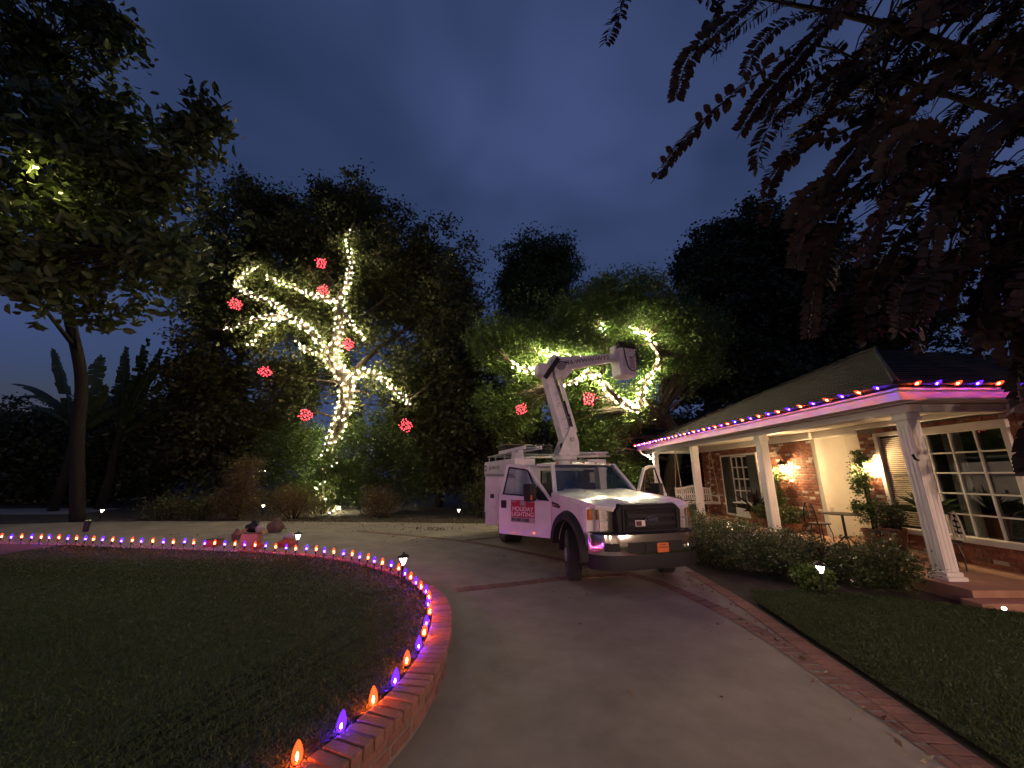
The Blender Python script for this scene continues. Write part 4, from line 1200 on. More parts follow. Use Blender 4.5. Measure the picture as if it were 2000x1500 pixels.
# --- doors
def door(s, hinge, ang, L, name_label, sign):
    d = tb(MB().prism([(0, 0.54), (-L, 0.54), (-L-.01, 1.0), (-L, 1.34), (-0.42, 1.30), (-0.30, 1.245), (0.0, 1.235)], 0, -s*0.07, 'y'), 'door', 'truck_white', bevel=0.015, loc=(*hinge, 0), rz=ang)
    d['label'] = name_label
    f = MB()
    tilt = s*0.16
    def q(x, z): return (x, s*0 - s*0.035 - (z-1.3)*s*0.22, z)
    beam(f, q(0.0, 1.24), q(-0.60, 1.88), 0.055, 0.06); beam(f, q(-0.56, 1.86), q(-0.86, 1.945), 0.055, 0.06); beam(f, q(-0.82, 1.94), q(-L+0.1, 1.945), 0.055, 0.06); beam(f, q(-L+0.12, 1.95), q(-L+0.035, 1.31), 0.055, 0.07)
    tb(f, 'window_frame', 'truck_white', d, bevel=0.012)
    f2 = MB()
    beam(f2, q(-0.29, 1.30), q(-0.62, 1.845), 0.03, 0.03); beam(f2, q(-0.60, 1.84), q(-L+0.16, 1.905), 0.03, 0.03); beam(f2, q(-L+0.15, 1.91), q(-L+0.08, 1.34), 0.03, 0.03); beam(f2, q(-L+0.06, 1.345), q(-0.44, 1.315), 0.03, 0.03); beam(f2, q(-0.45, 1.315), q(-0.06, 1.245), 0.03, 0.03)
    tb(f2, 'window_seal', 'grille_black', d)
    gl = [q(-0.08, 1.25), q(-0.42, 1.31), q(-L+0.06, 1.34), q(-L+0.14, 1.91), q(-0.62, 1.86)]
    tb(MB().add(gl, [(0, 1, 2, 3, 4)]), 'window', 'cab_glass', d)
    tb(MB().add([tuple(Vector(v)+Vector((0, s*0.012, 0))) for v in (q(-0.05, 1.255), q(-0.40, 1.32), q(-0.36, 1.52))] + [tuple(Vector(v)-Vector((0, s*0.012, 0))) for v in (q(-0.05, 1.255), q(-0.40, 1.32), q(-0.36, 1.52))], [(0, 1, 2), (3, 5, 4), (0, 3, 4, 1), (1, 4, 5, 2), (2, 5, 3, 0)]), 'sail_panel', 'grille_black', d)
    hd = tb(MB().bb((-L+0.06, s*0.001, 1.06), (-L+0.20, s*0.012, 1.22)), 'handle', 'black_plastic', d, bevel=0.01)
    tb(MB().bb((-L+0.075, s*0.013, 1.13), (-L+0.185, s*0.03, 1.165)), 'grip', 'grille_black', hd, bevel=0.006)
    tb(MB().bb((-L+0.03, -s*0.075, 0.62), (-0.1, -s*0.11, 1.27)), 'inner_panel', 'dash', d, bevel=0.02)
    tb(MB().bb((-L, s*0.0005, 0.785), (-0.0, s*0.006, 0.80)), 'crease', 'truck_white', d)
    m = tb(MB().bb((-0.40, s*0.18, 1.24), (-0.22, s*0.40, 1.58)), 'mirror', 'black_plastic', d, bevel=0.035, seg=3)
    tb(MB().bb((-0.412, s*0.205, 1.34), (-0.402, s*0.375, 1.56)), 'mirror_glass', 'chrome', m)
    tb(MB().bb((-0.33, s*0.02, 1.29), (-0.27, s*0.2, 1.33)).bb((-0.33, s*0.05, 1.42), (-0.27, s*0.2, 1.46)), 'mirror_arm', 'black_plastic', m)
    tb(MB().bb((-0.235, s*0.36, 1.27), (-0.215, s*0.405, 1.36)), 'mirror_lamp', 'amber', m, bevel=0.006)
    if sign:
        sg = tb(MB().bb((-0.94, s*0.008, 0.80), (-0.37, s*0.011, 1.235)), 'door_sign', 'sign_red', d)
        sg['label'] = 'red magnetic sign with white lettering'
        tb(MB().bb((-0.94, s*0.0112, 0.80), (-0.49, s*0.0125, 0.895)), 'sign_strip', 'sign_grey', sg)
        mk = MB()
        for a, b in ((-0.92, -0.86), (-0.845, -0.815), (-0.80, -0.70), (-0.665, -0.63), (-0.61, -0.51)): mk.bb((a, s*0.0127, 0.82), (b, s*0.0135, 0.872))
        tb(mk, 'strip_marks', 'sign_dark', sg)
        tb(MB().bb((-0.485, s*0.0112, 0.80), (-0.375, s*0.0125, 0.90)), 'sign_box', 'sign_pale', sg)
        tb(MB().bb((-0.72, s*0.0112, 1.125), (-0.58, s*0.0125, 1.225)), 'sign_logo', 'sign_grey', sg)
        tb(MB().bb((-0.70, s*0.0127, 1.145), (-0.60, s*0.0135, 1.175)).bb((-0.69, s*0.0127, 1.185), (-0.61, s*0.0135, 1.212)), 'logo_marks', 'sign_pale', sg)
        tb(MB().bb((-0.92, s*0.0112, 1.20), (-0.80, s*0.0125, 1.222)).bb((-0.50, s*0.0112, 1.20), (-0.39, s*0.0125, 1.222)), 'sign_caption', 'sign_pale', sg)
        for txt, z, xx, sz in (('HOLIDAY', 1.057, -0.655, 0.118), ('LIGHTING', 0.955, -0.655, 0.118)):
            text_obj('sign_lettering', txt, sz, 'sign_white', sg, (xx, s*0.0125, z), (R(90), 0, 0), 0.002, sx=1.0)
    return d
door(-1, (-0.78, -0.99), R(40), 1.26, 'open passenger door with red sign', True)
door(1, (-0.76, 0.99), R(-68), 1.22, 'open driver door', False)

# --- utility body
BX0, BX1, BW, BZ0, BZ1 = -2.36, -5.6, 1.25, 0.62, 2.14
ub = tb(MB().bb((BX1, -0.72, 0.82), (BX0, 0.72, 1.30)), 'utility_body', 'body_white', bevel=0.01)
for s in (-1, 1):
    tb(MB().bb((BX1, s*0.72, 1.70), (BX0, s*BW, BZ1)), 'upper_locker', 'body_white', ub, bevel=0.015)
    tb(MB().bb((BX1, s*(BW+.001), 1.80), (BX0-.03, s*(BW+.008), 2.08)), 'upper_door', 'body_white', ub, bevel=0.004)
    tb(MB().bb((BX1+.3, s*(BW+.009), 1.735), (BX0-.1, s*(BW+.02), 1.755)), 'trim_strip', 'black_plastic', ub)
    # rear lockers and wheel bay
    tb(MB().prism([(-3.28, BZ0), (-3.36, BZ0)] + arch(-3.9, 0.42, 0.55, 22, 158, 12) + [(-4.46, BZ0), (BX1, BZ0), (BX1, 1.70), (-3.28, 1.70)], s*0.72, s*(BW-.02), 'y'), 'locker', 'body_white', ub, bevel=0.008)
    tb(MB().bb((-5.5, s*(BW-.02), 0.70), (-4.65, s*(BW-.004), 1.64)).bb((-4.58, s*(BW-.02), 1.12), (-3.36, s*(BW-.004), 1.64)), 'locker_door', 'body_white', ub, bevel=0.006)
    for x in (-5.05, -3.95): tb(MB().bb((x-.05, s*(BW-.004), 1.22), (x+.05, s*(BW+.012), 1.32)), 'latch', 'black_plastic', ub, bevel=0.01)
    fl_ = MB(); fl_.loft([[(a[0], s*(BW-.03), a[1]), (a[0], s*(BW+.03), a[1]), (b[0], s*(BW+.02), b[1]), (b[0], s*(BW-.03), b[1])] for a, b in zip(arch(-3.9, 0.42, 0.55, 20, 160, 12), arch(-3.9, 0.42, 0.60, 20, 160, 12))])
    tb(fl_, 'arch_trim', 'black_plastic', ub)
# open front locker on the passenger side: shelves, drawers, bins
tb(MB().bb((-3.28, -0.74, BZ0), (BX0, -0.72, 1.70)).bb((-3.28, -BW, BZ0), (BX0, -0.74, 0.66)).bb((BX0-.03, -BW, 0.66), (BX0, -0.74, 1.70)), 'locker_shell', 'body_white', ub)
for z in (1.02, 1.36): tb(MB().bb((-3.27, -BW+.06, z), (BX0-.03, -0.75, z+.018)), 'shelf', 'dull_steel', ub)
for k, (a, b, z, h) in enumerate(((-3.22, -2.9, 0.67, .3), (-2.86, -2.45, 0.67, .24), (-3.2, -2.95, 1.04, .2), (-2.9, -2.7, 1.04, .26), (-2.66, -2.45, 1.04, .18), (-3.1, -2.8, 1.38, .2), (-2.75, -2.5, 1.38, .24))):
    tb(MB().bb((a, -BW+.12, z+.0), (b, -0.85, z+h)), 'bin', ('sign_pale', 'body_white', 'black_plastic', 'cardboard')[k % 4], ub, bevel=0.012)
tb(MB().bb((-3.28, 0.72, BZ0), (BX0, BW-.02, 1.70)), 'locker', 'body_white', ub, bevel=0.008)
ld = tb(MB().bb((-0.46, -0.02, 0.50), (0, 0.02, 1.70)), 'locker_door', 'body_white', ub, bevel=0.01, loc=(-3.36, -BW, 0), rz=R(68))
ld['label'] = 'open locker door'
tb(MB().bb((-0.34, -0.035, 1.16), (-0.24, -0.021, 1.26)), 'latch', 'black_plastic', ld, bevel=0.012)
ld2 = tb(MB().bb((-0.40, -0.018, 0.64), (0, 0.018, 1.68)), 'locker_door', 'body_white', ub, bevel=0.01, loc=(-2.40, -BW, 0), rz=R(80))
tb(MB().bb((BX1-.35, -1.2, 0.52), (BX1-.01, 1.2, 0.62)), 'rear_bumper', 'black_plastic', bevel=0.02)
tb(MB().bb((BX1+.02, -1.235, 0.44), (BX1+.5, -1.2, 0.62)), 'mud_flap', 'rubber')
text_obj('body_lettering', '626-WWW-WY2', 0.155, 'letter_brown', ub, (-4.35, -BW-.0085, 1.94), (R(90), 0, 0), 0.001, sx=1.1)
tb(MB().bb((-5.55, -BW-.0085, 1.86), (-5.3, -BW-.011, 2.04)), 'reflective_mark', 'black_plastic', ub)
tb(MB().bb((-5.51, -BW-.0115, 1.90), (-5.34, -BW-.013, 2.0)), 'reflective_mark', 'body_white', ub)
# rack
rk = MB()
for x in (-2.6, -3.6, -4.6, -5.4):
    for y in (-1.15, 1.15): rk.tube([(x, y, BZ1), (x, y, BZ1+.16)], 0.02, 6)
for y in (-1.15, 1.15): rk.tube([(-2.45, y, BZ1+.17), (-5.58, y, BZ1+.17)], 0.022, 6)
for x in (-3.6, -4.6, -5.4): rk.tube([(x, -1.15, BZ1+.17), (x, 1.15, BZ1+.17)], 0.02, 6)
tb(rk, 'rack', 'dull_steel', smooth=True)
tb(MB().prism([(-2.5, BZ1), (-2.9, BZ1), (-2.82, BZ1+.2), (-2.62, BZ1+.24)], -1.18, -0.95, 'y'), 'boom_rest', 'body_white', bevel=0.012)

# --- boom
UBH = Vector((-2.90, 0.16, 4.76))
PV, EL, TP = Vector((-2.78, 0.40, 2.66)), Vector((-2.93, -0.18, 4.60)), Vector((-2.47, 1.90, 5.03))
tb(MB().lathe([(0.34, 1.30), (0.34, 1.42), (0.26, 1.46), (0.26, 2.1), (0.32, 2.14), (0.32, 2.22)], (-2.85, 0.30, 0), 20), 'pedestal', 'boom_white', autosmooth=40)
tur = tb(MB().bb((-3.1, 0.06, 2.22), (-2.6, 0.56, 2.27)), 'turret', 'boom_white', bevel=0.02)
for sx, dx in ((-0.2, 0), (0.2, 0)):
    tb(MB().prism([(0.02, 2.25), (0.62, 2.25), (0.60, 2.60), (0.50, 2.98), (0.38, 3.0), (0.20, 2.65)], -2.8+sx-.02, -2.8+sx+.02, 'x'), 'turret_plate', 'boom_white', tur, bevel=0.012)
tb(MB().bb((-2.93, 0.22, 2.27), (-2.68, 0.40, 2.62)).lathe([(0.09, -.17), (0.09, .17)], (-2.8, 0.30, 2.5), 14, 'x'), 'hydraulic_motor', 'undercarriage', tur, bevel=0.02)
tb(MB().lathe([(0.06, -.26), (0.06, .26)], tuple(PV), 14, 'x'), 'pivot_pin', 'dull_steel', tur)
lb = MB(); side = (1, 0.1, 0)
beam(lb, PV + Vector((0, -0.05, -0.05)), EL + Vector((0, 0, 0.12)), 0.27, 0.34, 0.27, 0.31, side)
lbo = tb(lb, 'lower_boom', 'boom_white', bevel=0.025)
d_ = (EL-PV).normalized()
wp = MB()
for f_ in (0.15, 0.28, 0.5, 0.62, 0.8, 0.92): c_ = PV.lerp(EL, f_); wp.box(c_ + Vector((0.1365, 0, 0)), (0.006, 0.10, 0.02), Matrix.Rotation(R(16), 3, 'X'))
tb(wp, 'wear_marks', 'dull_steel', lbo)
lk = MB()
beam(lk, PV + Vector((0.02, 0.20, 0.20)), EL + Vector((0.02, 0.36, 0.02)), 0.09, 0.10, None, None, side)
tb(lk, 'levelling_link', 'boom_white', bevel=0.01)
cyl = MB(); a_, b_ = PV + Vector((0.05, 0.12, 0.12)), PV.lerp(EL, 0.55) + Vector((0.05, 0.24, 0)); cyl.tube([a_, a_.lerp(b_, 0.6)], 0.06, 10).tube([a_.lerp(b_, 0.58), b_], 0.035, 10)
tb(cyl, 'lift_cylinder', 'undercarriage', smooth=True)
hs = MB()
for o_ in (0.0, 0.035): hs.tube(catmull([PV + Vector((0.15, 0.05+o_, 0.0)), PV.lerp(EL, .3) + Vector((0.15, 0.10+o_, 0)), PV.lerp(EL, .65) + Vector((0.15, 0.12+o_, 0)), EL + Vector((0.24, 0.14+o_, -0.05)), EL + Vector((0.26, 0.36, 0.20)), UBH + Vector((0.14, 0.55, 0.02+o_))], 6), 0.012, 6)
tb(hs, 'hydraulic_hose', 'hose', smooth=True)
for f_ in (.3, .65): tb(MB().box(PV.lerp(EL, f_) + Vector((0.148, 0.12, 0)), (0.02, 0.11, 0.03), Matrix.Rotation(R(16), 3, 'X')), 'hose_clamp', 'dull_steel')
for f_ in (.06, .94):
    for y_ in (-.09, .09): tb(MB().lathe([(0.016, 0), (0.014, 0.012)], PV.lerp(EL, f_) + Vector((0.137, y_, 0)), 6, 'x'), 'bolt', 'dull_steel')
kn = tb(MB().prism([(-0.45, 4.42), (0.02, 4.34), (0.28, 4.42), (0.42, 4.60), (0.22, 4.98), (0.02, 5.02), (-0.12, 4.76), (-0.45, 4.72)], -3.10, -2.72, 'x'), 'elbow', 'boom_white', bevel=0.03)
tb(MB().lathe([(0.12, -.24), (0.14, -.22), (0.14, .22), (0.12, .24)], (-2.91, 0.22, 4.70), 16, 'x'), 'elbow_pin', 'dull_steel', kn)
lkb = MB(); beam(lkb, (-2.68, -0.28, 4.30), (-2.64, 0.12, 4.90), 0.05, 0.13, None, None, (1, 0, 0))
tb(lkb, 'link_arm', 'black_plastic', kn, bevel=0.02)
UB0 = Vector((-2.90, 0.16, 4.76))
up_ = MB(); beam(up_, UB0, UB0.lerp(TP, 0.45), 0.26, 0.42, 0.24, 0.30, (1, -0.2, 0)); beam(up_, UB0.lerp(TP, 0.45), TP, 0.22, 0.29, 0.20, 0.22, (1, -0.2, 0))
upb = tb(up_, 'upper_boom', 'boom_white', bevel=0.02)
gs = MB(); gs.prism([(0.15, 4.60), (0.75, 4.78), (0.3, 4.30)], -3.0, -2.74, 'x')
tb(gs, 'gusset', 'boom_white', kn, bevel=0.01)
ta = TP - UB0
yaw_ub = math.atan2(ta.y, ta.x); pit = math.atan2(ta.z, math.hypot(ta.x, ta.y))
tpos = UB0.lerp(TP, 0.47) + Vector((math.sin(yaw_ub), -math.cos(yaw_ub), 0))*0.132
text_obj('boom_lettering', '626-WWW-WY2', 0.17, 'letter_brown', upb, tuple(tpos), (R(90)-0.0, -pit, yaw_ub), 0.002, sx=1.05)
# bucket
bk = MB(); bc = Vector((-2.40, 2.03, 0))
def sq(h, w, r=0.06): return [(bc.x+x, bc.y+y, h) for x, y in ((-w, -w+r), (-w+r, -w), (w-r, -w), (w, -w+r), (w, w-r), (w-r, w), (-w+r, w), (-w, w-r))]
bk.loft([sq(4.42, 0.235), sq(4.46, 0.26), sq(5.14, 0.275), sq(5.15, 0.30), sq(5.19, 0.30), sq(5.19, 0.25), sq(4.52, 0.23)])
bko = tb(bk, 'bucket', 'boom_white', bevel=0.008)
tb(MB().bb((bc.x+.26, bc.y+.02, 4.62), (bc.x+.285, bc.y+.16, 4.96)), 'bucket_step', 'sign_pale', bko, bevel=0.01)
tb(MB().bb((bc.x-.1, bc.y-.36, 4.9), (bc.x+.14, bc.y-.29, 5.3)), 'bucket_bracket', 'boom_white', bko, bevel=0.015)
tb(MB().tube(catmull([(bc.x+.30, bc.y-.17, 5.22), (bc.x+.34, bc.y-.16, 4.9), (bc.x+.34, bc.y-.08, 4.62), (bc.x+.34, bc.y+.08, 4.54), (bc.x+.34, bc.y+.22, 4.66), (bc.x+.32, bc.y+.25, 4.95), (bc.x+.25, bc.y+.2, 5.25)], 6), 0.018, 7), 'bucket_hose', 'hose', bko, smooth=True)
tb(MB().bb((bc.x+.05, bc.y-.25, 5.26), (bc.x+.2, bc.y-.05, 5.42)).tube([(bc.x+.1, bc.y-.2, 5.4), (bc.x+.1, bc.y-.18, 5.5)], 0.012, 6).tube([(bc.x+.15, bc.y-.1, 5.4), (bc.x+.15, bc.y-.1, 5.5)], 0.012, 6), 'control_box', 'undercarriage', bko, bevel=0.01)

# --- things lying on the truck (own objects)
TM = Matrix.LocRotScale(Vector((1.903, 7.063, 0.0)), Matrix.Rotation(TH, 3, 'Z').to_quaternion(), Vector((0.977,)*3))
def on_truck(name, label, cat, loc):
    p = TM @ Vector(loc); return thing(name, label, cat, p, TH)
t = on_truck('equipment_bin', 'black plastic bin with pale lid on the truck roof rack', 'bin', (-4.7, -0.55, BZ1+.20))
MB().loft([[(-.42, -.32, 0), (.42, -.32, 0), (.42, .32, 0), (-.42, .32, 0)], [(-.50, -.38, .26), (.50, -.38, .26), (.50, .38, .26), (-.50, .38, .26)]]).build('tub', 'black_plastic', t, bevel=0.02)
MB().bb((-.53, -.41, .262), (.53, .41, .29)).build('lid', 'wood_pole', t, bevel=0.01)
t = on_truck('ladder', 'pale ladder lying on the truck roof rack', 'ladder', (-3.3, -0.85, BZ1+.21))
lm = MB()
for y in (-.2, .2): lm.bb((-1.2, y-.02, 0), (1.15, y+.02, .08))
lm.build('rail', 'boom_white', t, bevel=0.005)
for k in range(8): MB().tube([(-1.05+k*.3, -.2, .04), (-1.05+k*.3, .2, .04)], 0.016, 6).build('rung', 'dull_steel', t)
t = on_truck('pole_bundle', 'bundle of pale pipes and folded poles behind the cab roof', 'poles', (-2.65, 0.78, BZ1+.02))
rr = random.Random(3)
for k in range(9):
    y_ = rr.uniform(-.22, .22); z_ = 0.03 + 0.05*(k//3)
    MB().tube([(-.30+rr.uniform(-.1, .1), y_-.35, z_+rr.uniform(0, .05)), (.25+rr.uniform(-.1, .1), y_+.38, z_+rr.uniform(0, .05))], 0.024, 6).build('pole', ('boom_white', 'sign_pale', 'dull_steel')[k % 3], t, smooth=True)
t = on_truck('hose_coil', 'dark coil of hose on top of the truck body', 'hose', (-3.1, -0.35, BZ1+.12))
cp_ = [(0.36*math.cos(a)*(1+.05*math.sin(3*a)), 0.36*math.sin(a), 0.05+0.10*math.sin(a*0.37)**2+a*0.006) for a in np.linspace(0, 8*PI, 90)]
MB().tube(cp_, 0.02, 6).build('coil', 'hose', t, smooth=True)
t = on_truck('wire_tangle', 'dark tangle of unlit light strings hanging over the bucket', 'wire', (-2.33, 2.25, 5.22))
cp_ = []
for k in range(140):
    cp_.append((rr.gauss(0, .12), rr.gauss(0.0, .13), rr.gauss(-.02, .17)))
MB().tube(catmull(cp_, 3), 0.008, 4).build('wire', 'wire_black', t)
cc = np.array([(rr.gauss(0, .13), rr.gauss(0, .14), rr.gauss(0, .18)) for _ in range(420)])
raw_obj('unlit_bulbs', bulb_cloud('unlit_bulbs', cc, 0.016, 'wire_black'), t)['kind'] = 'stuff'
print('truck ok')

def along(paths, back, n):
    out = []
    for p in paths:
        for q in resample(catmull(p, 8), 0.7): out.append(((q.x, q.y+back, q.z+0.1), (0.55, 0.45, 0.55), n))
    return out
# ================================================================== LIT OAK
OK_TRUNK = [(-8.66, 18.3, -0.02), (-8.83, 18.3, 1.41), (-8.84, 18.3, 2.62), (-8.71, 18.3, 3.61), (-8.49, 18.3, 4.63), (-8.39, 18.3, 5.86), (-8.71, 18.3, 6.62), (-9.31, 18.3, 7.75), (-9.12, 18.3, 9.14), (-9.29, 18.3, 10.64), (-9.14, 18.3, 11.52), (-8.92, 18.3, 12.61), (-9.04, 18.3, 13.75), (-9.29, 18.3, 14.54), (-9.14, 18.3, 15.23)]
OK_R = [(-8.43, 18.3, 5.68), (-7.98, 18.04, 6.47), (-7.21, 17.78, 6.72), (-6.4, 17.52, 6.33), (-5.22, 17.26, 5.3), (-4.68, 17.0, 4.81)]
OK_L1 = [(-9.07, 18.3, 6.75), (-9.43, 18.07, 7.37), (-9.83, 17.85, 7.71), (-10.42, 17.62, 7.85), (-10.82, 17.4, 8.31)]
OK_L2 = [(-9.1, 18.3, 7.03), (-9.5, 18.12, 7.8), (-10.1, 17.95, 8.63), (-10.83, 17.78, 9.26), (-11.73, 17.6, 9.64)]
OK_L2a = [(-11.73, 17.6, 9.64), (-12.51, 17.45, 9.55), (-13.12, 17.3, 9.26), (-13.74, 17.15, 8.86), (-14.2, 17.0, 8.69)]
OK_L2b = [(-11.73, 17.6, 9.64), (-12.33, 17.33, 8.88), (-12.56, 17.07, 8.24), (-12.64, 16.8, 7.72)]
OK_L2c = [(-11.56, 17.6, 9.56), (-12.02, 17.57, 10.14), (-13.17, 17.54, 10.65), (-14.0, 17.51, 11.07), (-14.45, 17.49, 11.35), (-14.31, 17.46, 11.72), (-13.91, 17.43, 12.03), (-13.29, 17.4, 12.46)]
OK_L3 = [(-9.31, 18.3, 10.76), (-9.89, 18.16, 10.87), (-10.8, 18.02, 11.07), (-11.39, 17.88, 11.36), (-12.35, 17.74, 11.61), (-13.04, 17.6, 11.89)]
OK_S = [(-9.22, 18.3, 10.46), (-8.44, 18.07, 9.45), (-7.91, 17.83, 8.87), (-7.42, 17.6, 8.25)]
OAK_E = [((-16.28, 21.5, 16.78), (3.73, 3.2, 3.22), 300), ((-10.55, 21.5, 17.17), (3.23, 3.2, 3.06), 280), ((-6.61, 21.5, 14.15), (3.96, 3.2, 3.3), 330), ((-3.76, 21, 11.07), (2.35, 2.6, 2.82), 200), ((-17.26, 20.5, 11.52), (1.85, 2.5, 3.39), 200), ((-12.0, 21, 11.76), (6.31, 2.2, 3.47), 380), ((-4.43, 20.5, 7.67), (2.66, 2.5, 2.66), 200), ((-11.6, 18.9, 6.2), (1.5, 1.1, 1.6), 80),
         ((-12.59, 21.5, 19.97), (0.87, 1, 1.4), 26), ((-10.51, 21.5, 20.17), (1.05, 1, 1.23), 34), ((-17.48, 21.5, 19.97), (0.87, 1, 1.05), 26), ((-14.52, 21.5, 18.75), (2.07, 1.5, 1.04), 50)]
extra_limbs = [([(-8.6, 18.4, 6.3), (-7.4, 19.5, 8.6), (-5.6, 20.6, 10.6), (-3.9, 21, 11.6)], [0.2, 0.13, 0.08, 0.04]), ([(-9.1, 18.4, 9.0), (-7.8, 20, 11.5), (-6.6, 21.4, 14.6)], [0.16, 0.1, 0.04]),
               ([(-9.2, 18.4, 11.0), (-11.5, 20, 14.0), (-13, 21.4, 17.2)], [0.14, 0.09, 0.04]), ([(-10.8, 17.9, 9.3), (-13.2, 19.5, 11.5), (-16.3, 21, 14.0)], [0.14, 0.09, 0.04]), ([(-6.6, 20.2, 9.6), (-5.2, 20.4, 8.6), (-4.4, 20.5, 7.6)], [0.08, 0.05, 0.03])]
tree('oak_tree', 'tall oak wrapped in warm fairy lights behind the lawn', 'tree',
     [(OK_TRUNK, [0.42, 0.40, 0.36, 0.34, 0.33, 0.34, 0.33, 0.27, 0.24, 0.20, 0.17, 0.13, 0.10, 0.07, 0.04]), (OK_R, [0.26, 0.19, 0.15, 0.12, 0.08, 0.05]), (OK_L1, [0.2, 0.14, 0.11, 0.08, 0.05]), (OK_L2, [0.24, 0.2, 0.17, 0.15, 0.13]),
      (OK_L2a, [0.12, 0.10, 0.08, 0.06, 0.04]), (OK_L2b, [0.10, 0.08, 0.06, 0.03]), (OK_L2c, [0.13, 0.11, 0.10, 0.08, 0.07, 0.06, 0.05, 0.03]), (OK_L3, [0.17, 0.13, 0.10, 0.08, 0.06, 0.04]), (OK_S, [0.12, 0.09, 0.06, 0.03])] + extra_limbs,
     OAK_E + along([OK_TRUNK[3:], OK_R, OK_L1, OK_L2, OK_L2a, OK_L2b, OK_L2c, OK_L3, OK_S], 0.7, 3), 58, 0.33, (0.24, 0.145), 'leaf_oak', 'bark_grey', 31, twigs=0.16)

def wrap_strand(name, label, paths, seed, turn=0.22, per_m=None, gap=0.115, extra=0.03, jitter=0.03, glow='fairy_glow'):
    """fairy light string wound round limbs: wire + bulbs"""
    base = Vector(paths[0][0][0]); t = thing(name, label, 'fairy lights', base)
    rng = random.Random(seed); bp, wm = [], MB()
    for pts, rad in paths:
        cp = catmull(pts, 10); cp = resample(cp, 0.04)
        n = len(cp); ang = rng.uniform(0, 6); w = []
        since = 0.0; prevq = None
        up = Vector((0.1, -1, 0.05))
        for i, p in enumerate(cp):
            tt = (cp[min(i+1, n-1)] - cp[max(i-1, 0)]).normalized()
            u = tt.cross(up).normalized(); v = tt.cross(u)
            r = interp(i/max(1, n-1), np.linspace(0, 1, len(rad)), rad) + extra
            ang += 0.04/turn*2*PI*rng.uniform(0.8, 1.2)
            q = p + (u*math.cos(ang) + v*math.sin(ang))*r
            w.append(q - base)
            if prevq is not None:
                since += (q-prevq).length
                while since > gap:
                    since -= gap
                    f = rng.random(); b = prevq.lerp(q, f) + Vector((rng.gauss(0, jitter), rng.gauss(0, jitter), rng.gauss(0, jitter))) - base
                    bp.append(tuple(b))
            prevq = q
        if len(w) > 2: wm.tube(w[::2], 0.006, 3)
    wm.build('wire', 'wire', t)
    o = raw_obj('bulbs', bulb_cloud('bulbs', bp, 0.018, glow), t); o['kind'] = 'stuff'
    return t, len(bp)
tot = 0
for lab, pth in (('fairy lights wrapped round the lower oak trunk', [(OK_TRUNK[2:8], [0.36, 0.33, 0.33, 0.34, 0.33, 0.27])]),
                 ('sparse fairy lights at the oak base behind green shrubs', [(OK_TRUNK[:3], [0.5, 0.46, 0.40])]),
                 ('fairy lights climbing the upper oak trunk to its top', [(OK_TRUNK[7:], [0.27, 0.24, 0.20, 0.17, 0.13, 0.10, 0.07, 0.05]), (OK_S, [0.1, 0.08, 0.06, 0.03])]),
                 ('fairy lights along the drooping right oak limb', [(OK_R, [0.22, 0.19, 0.15, 0.12, 0.08, 0.05])]),
                 ('fairy lights on the short low left oak limb', [(OK_L1, [0.18, 0.14, 0.11, 0.08, 0.05])]),
                 ('fairy lights on the long forking left oak limb', [(OK_L2, [0.22, 0.2, 0.17, 0.15, 0.13]), (OK_L2a, [0.12, 0.10, 0.08, 0.06, 0.04]), (OK_L2b, [0.10, 0.08, 0.06, 0.03])]),
                 ('fairy lights on the hooked upper left oak limb', [(OK_L2c, [0.13, 0.11, 0.10, 0.08, 0.07, 0.06, 0.05, 0.03])]),
                 ('fairy lights on the middle left oak limb beneath the red globes', [(OK_L3, [0.16, 0.13, 0.10, 0.08, 0.06, 0.04])])):
    _, k = wrap_strand('fairy_lights', lab, pth, len(lab)+tot, turn=0.30 if 'base' not in lab else 0.7, gap=0.215 if 'base' not in lab else 0.15); tot += k

# red light globes
def globe_parts(t, r=0.27, n=46, seed=1):
    rng = np.random.default_rng(seed)
    k = np.arange(n) + 0.5; ph = np.arccos(1-2*k/n); th = PI*(1+5**0.5)*k
    P = np.stack([np.cos(th)*np.sin(ph), np.sin(th)*np.sin(ph), np.cos(ph)], 1)*r*rng.uniform(0.62, 1.16, n)[:, None]
    fr = MB()
    for a in range(5):
        m = Matrix.Rotation(PI*a/5, 3, 'Z')
        fr.tube([m @ Vector((r*0.93*math.cos(q), 0, r*0.93*math.sin(q))) for q in np.linspace(0, 2*PI, 21)], 0.006, 3)
    fr.build('wire_frame', 'wire', t)
    raw_obj('bulbs', bulb_cloud('bulbs', P, 0.021, 'red_glow'), t)['kind'] = 'stuff'
    MB().tube([(0, 0, r*0.9), (0.03, 0, r+0.5), (0.06, 0.05, r+1.1)], 0.012, 4).build('hanger', 'wire', t)
balls = [((-13.83, 17, 10.01), 'red light globe at the far left tip of the oak'), ((-11.65, 16.8, 6.44), 'red light globe hanging low against the sky left of the oak'), ((-9.46, 16.8, 4.39), 'red light globe beside the lower oak trunk, to its left'),
         ((-4.77, 16.6, 3.87), 'red light globe under the drooping right oak limb'), ((-8.06, 17.2, 7.94), 'red light globe just right of the upper oak trunk'), ((-9.83, 17.5, 11.03), 'lower of two stacked red light globes in the oak'), ((-10.3, 17.8, 12.8), 'upper of two stacked red light globes in the oak'),
         ((2.9, 13.6, 4.48), 'red light globe hanging right of the truck boom'), ((0.35, 13.8, 4.13), 'red light globe in foliage left of the truck boom'), ((1.9, 14.4, 4.17), 'red light globe half hidden behind the truck boom')]
g0 = None
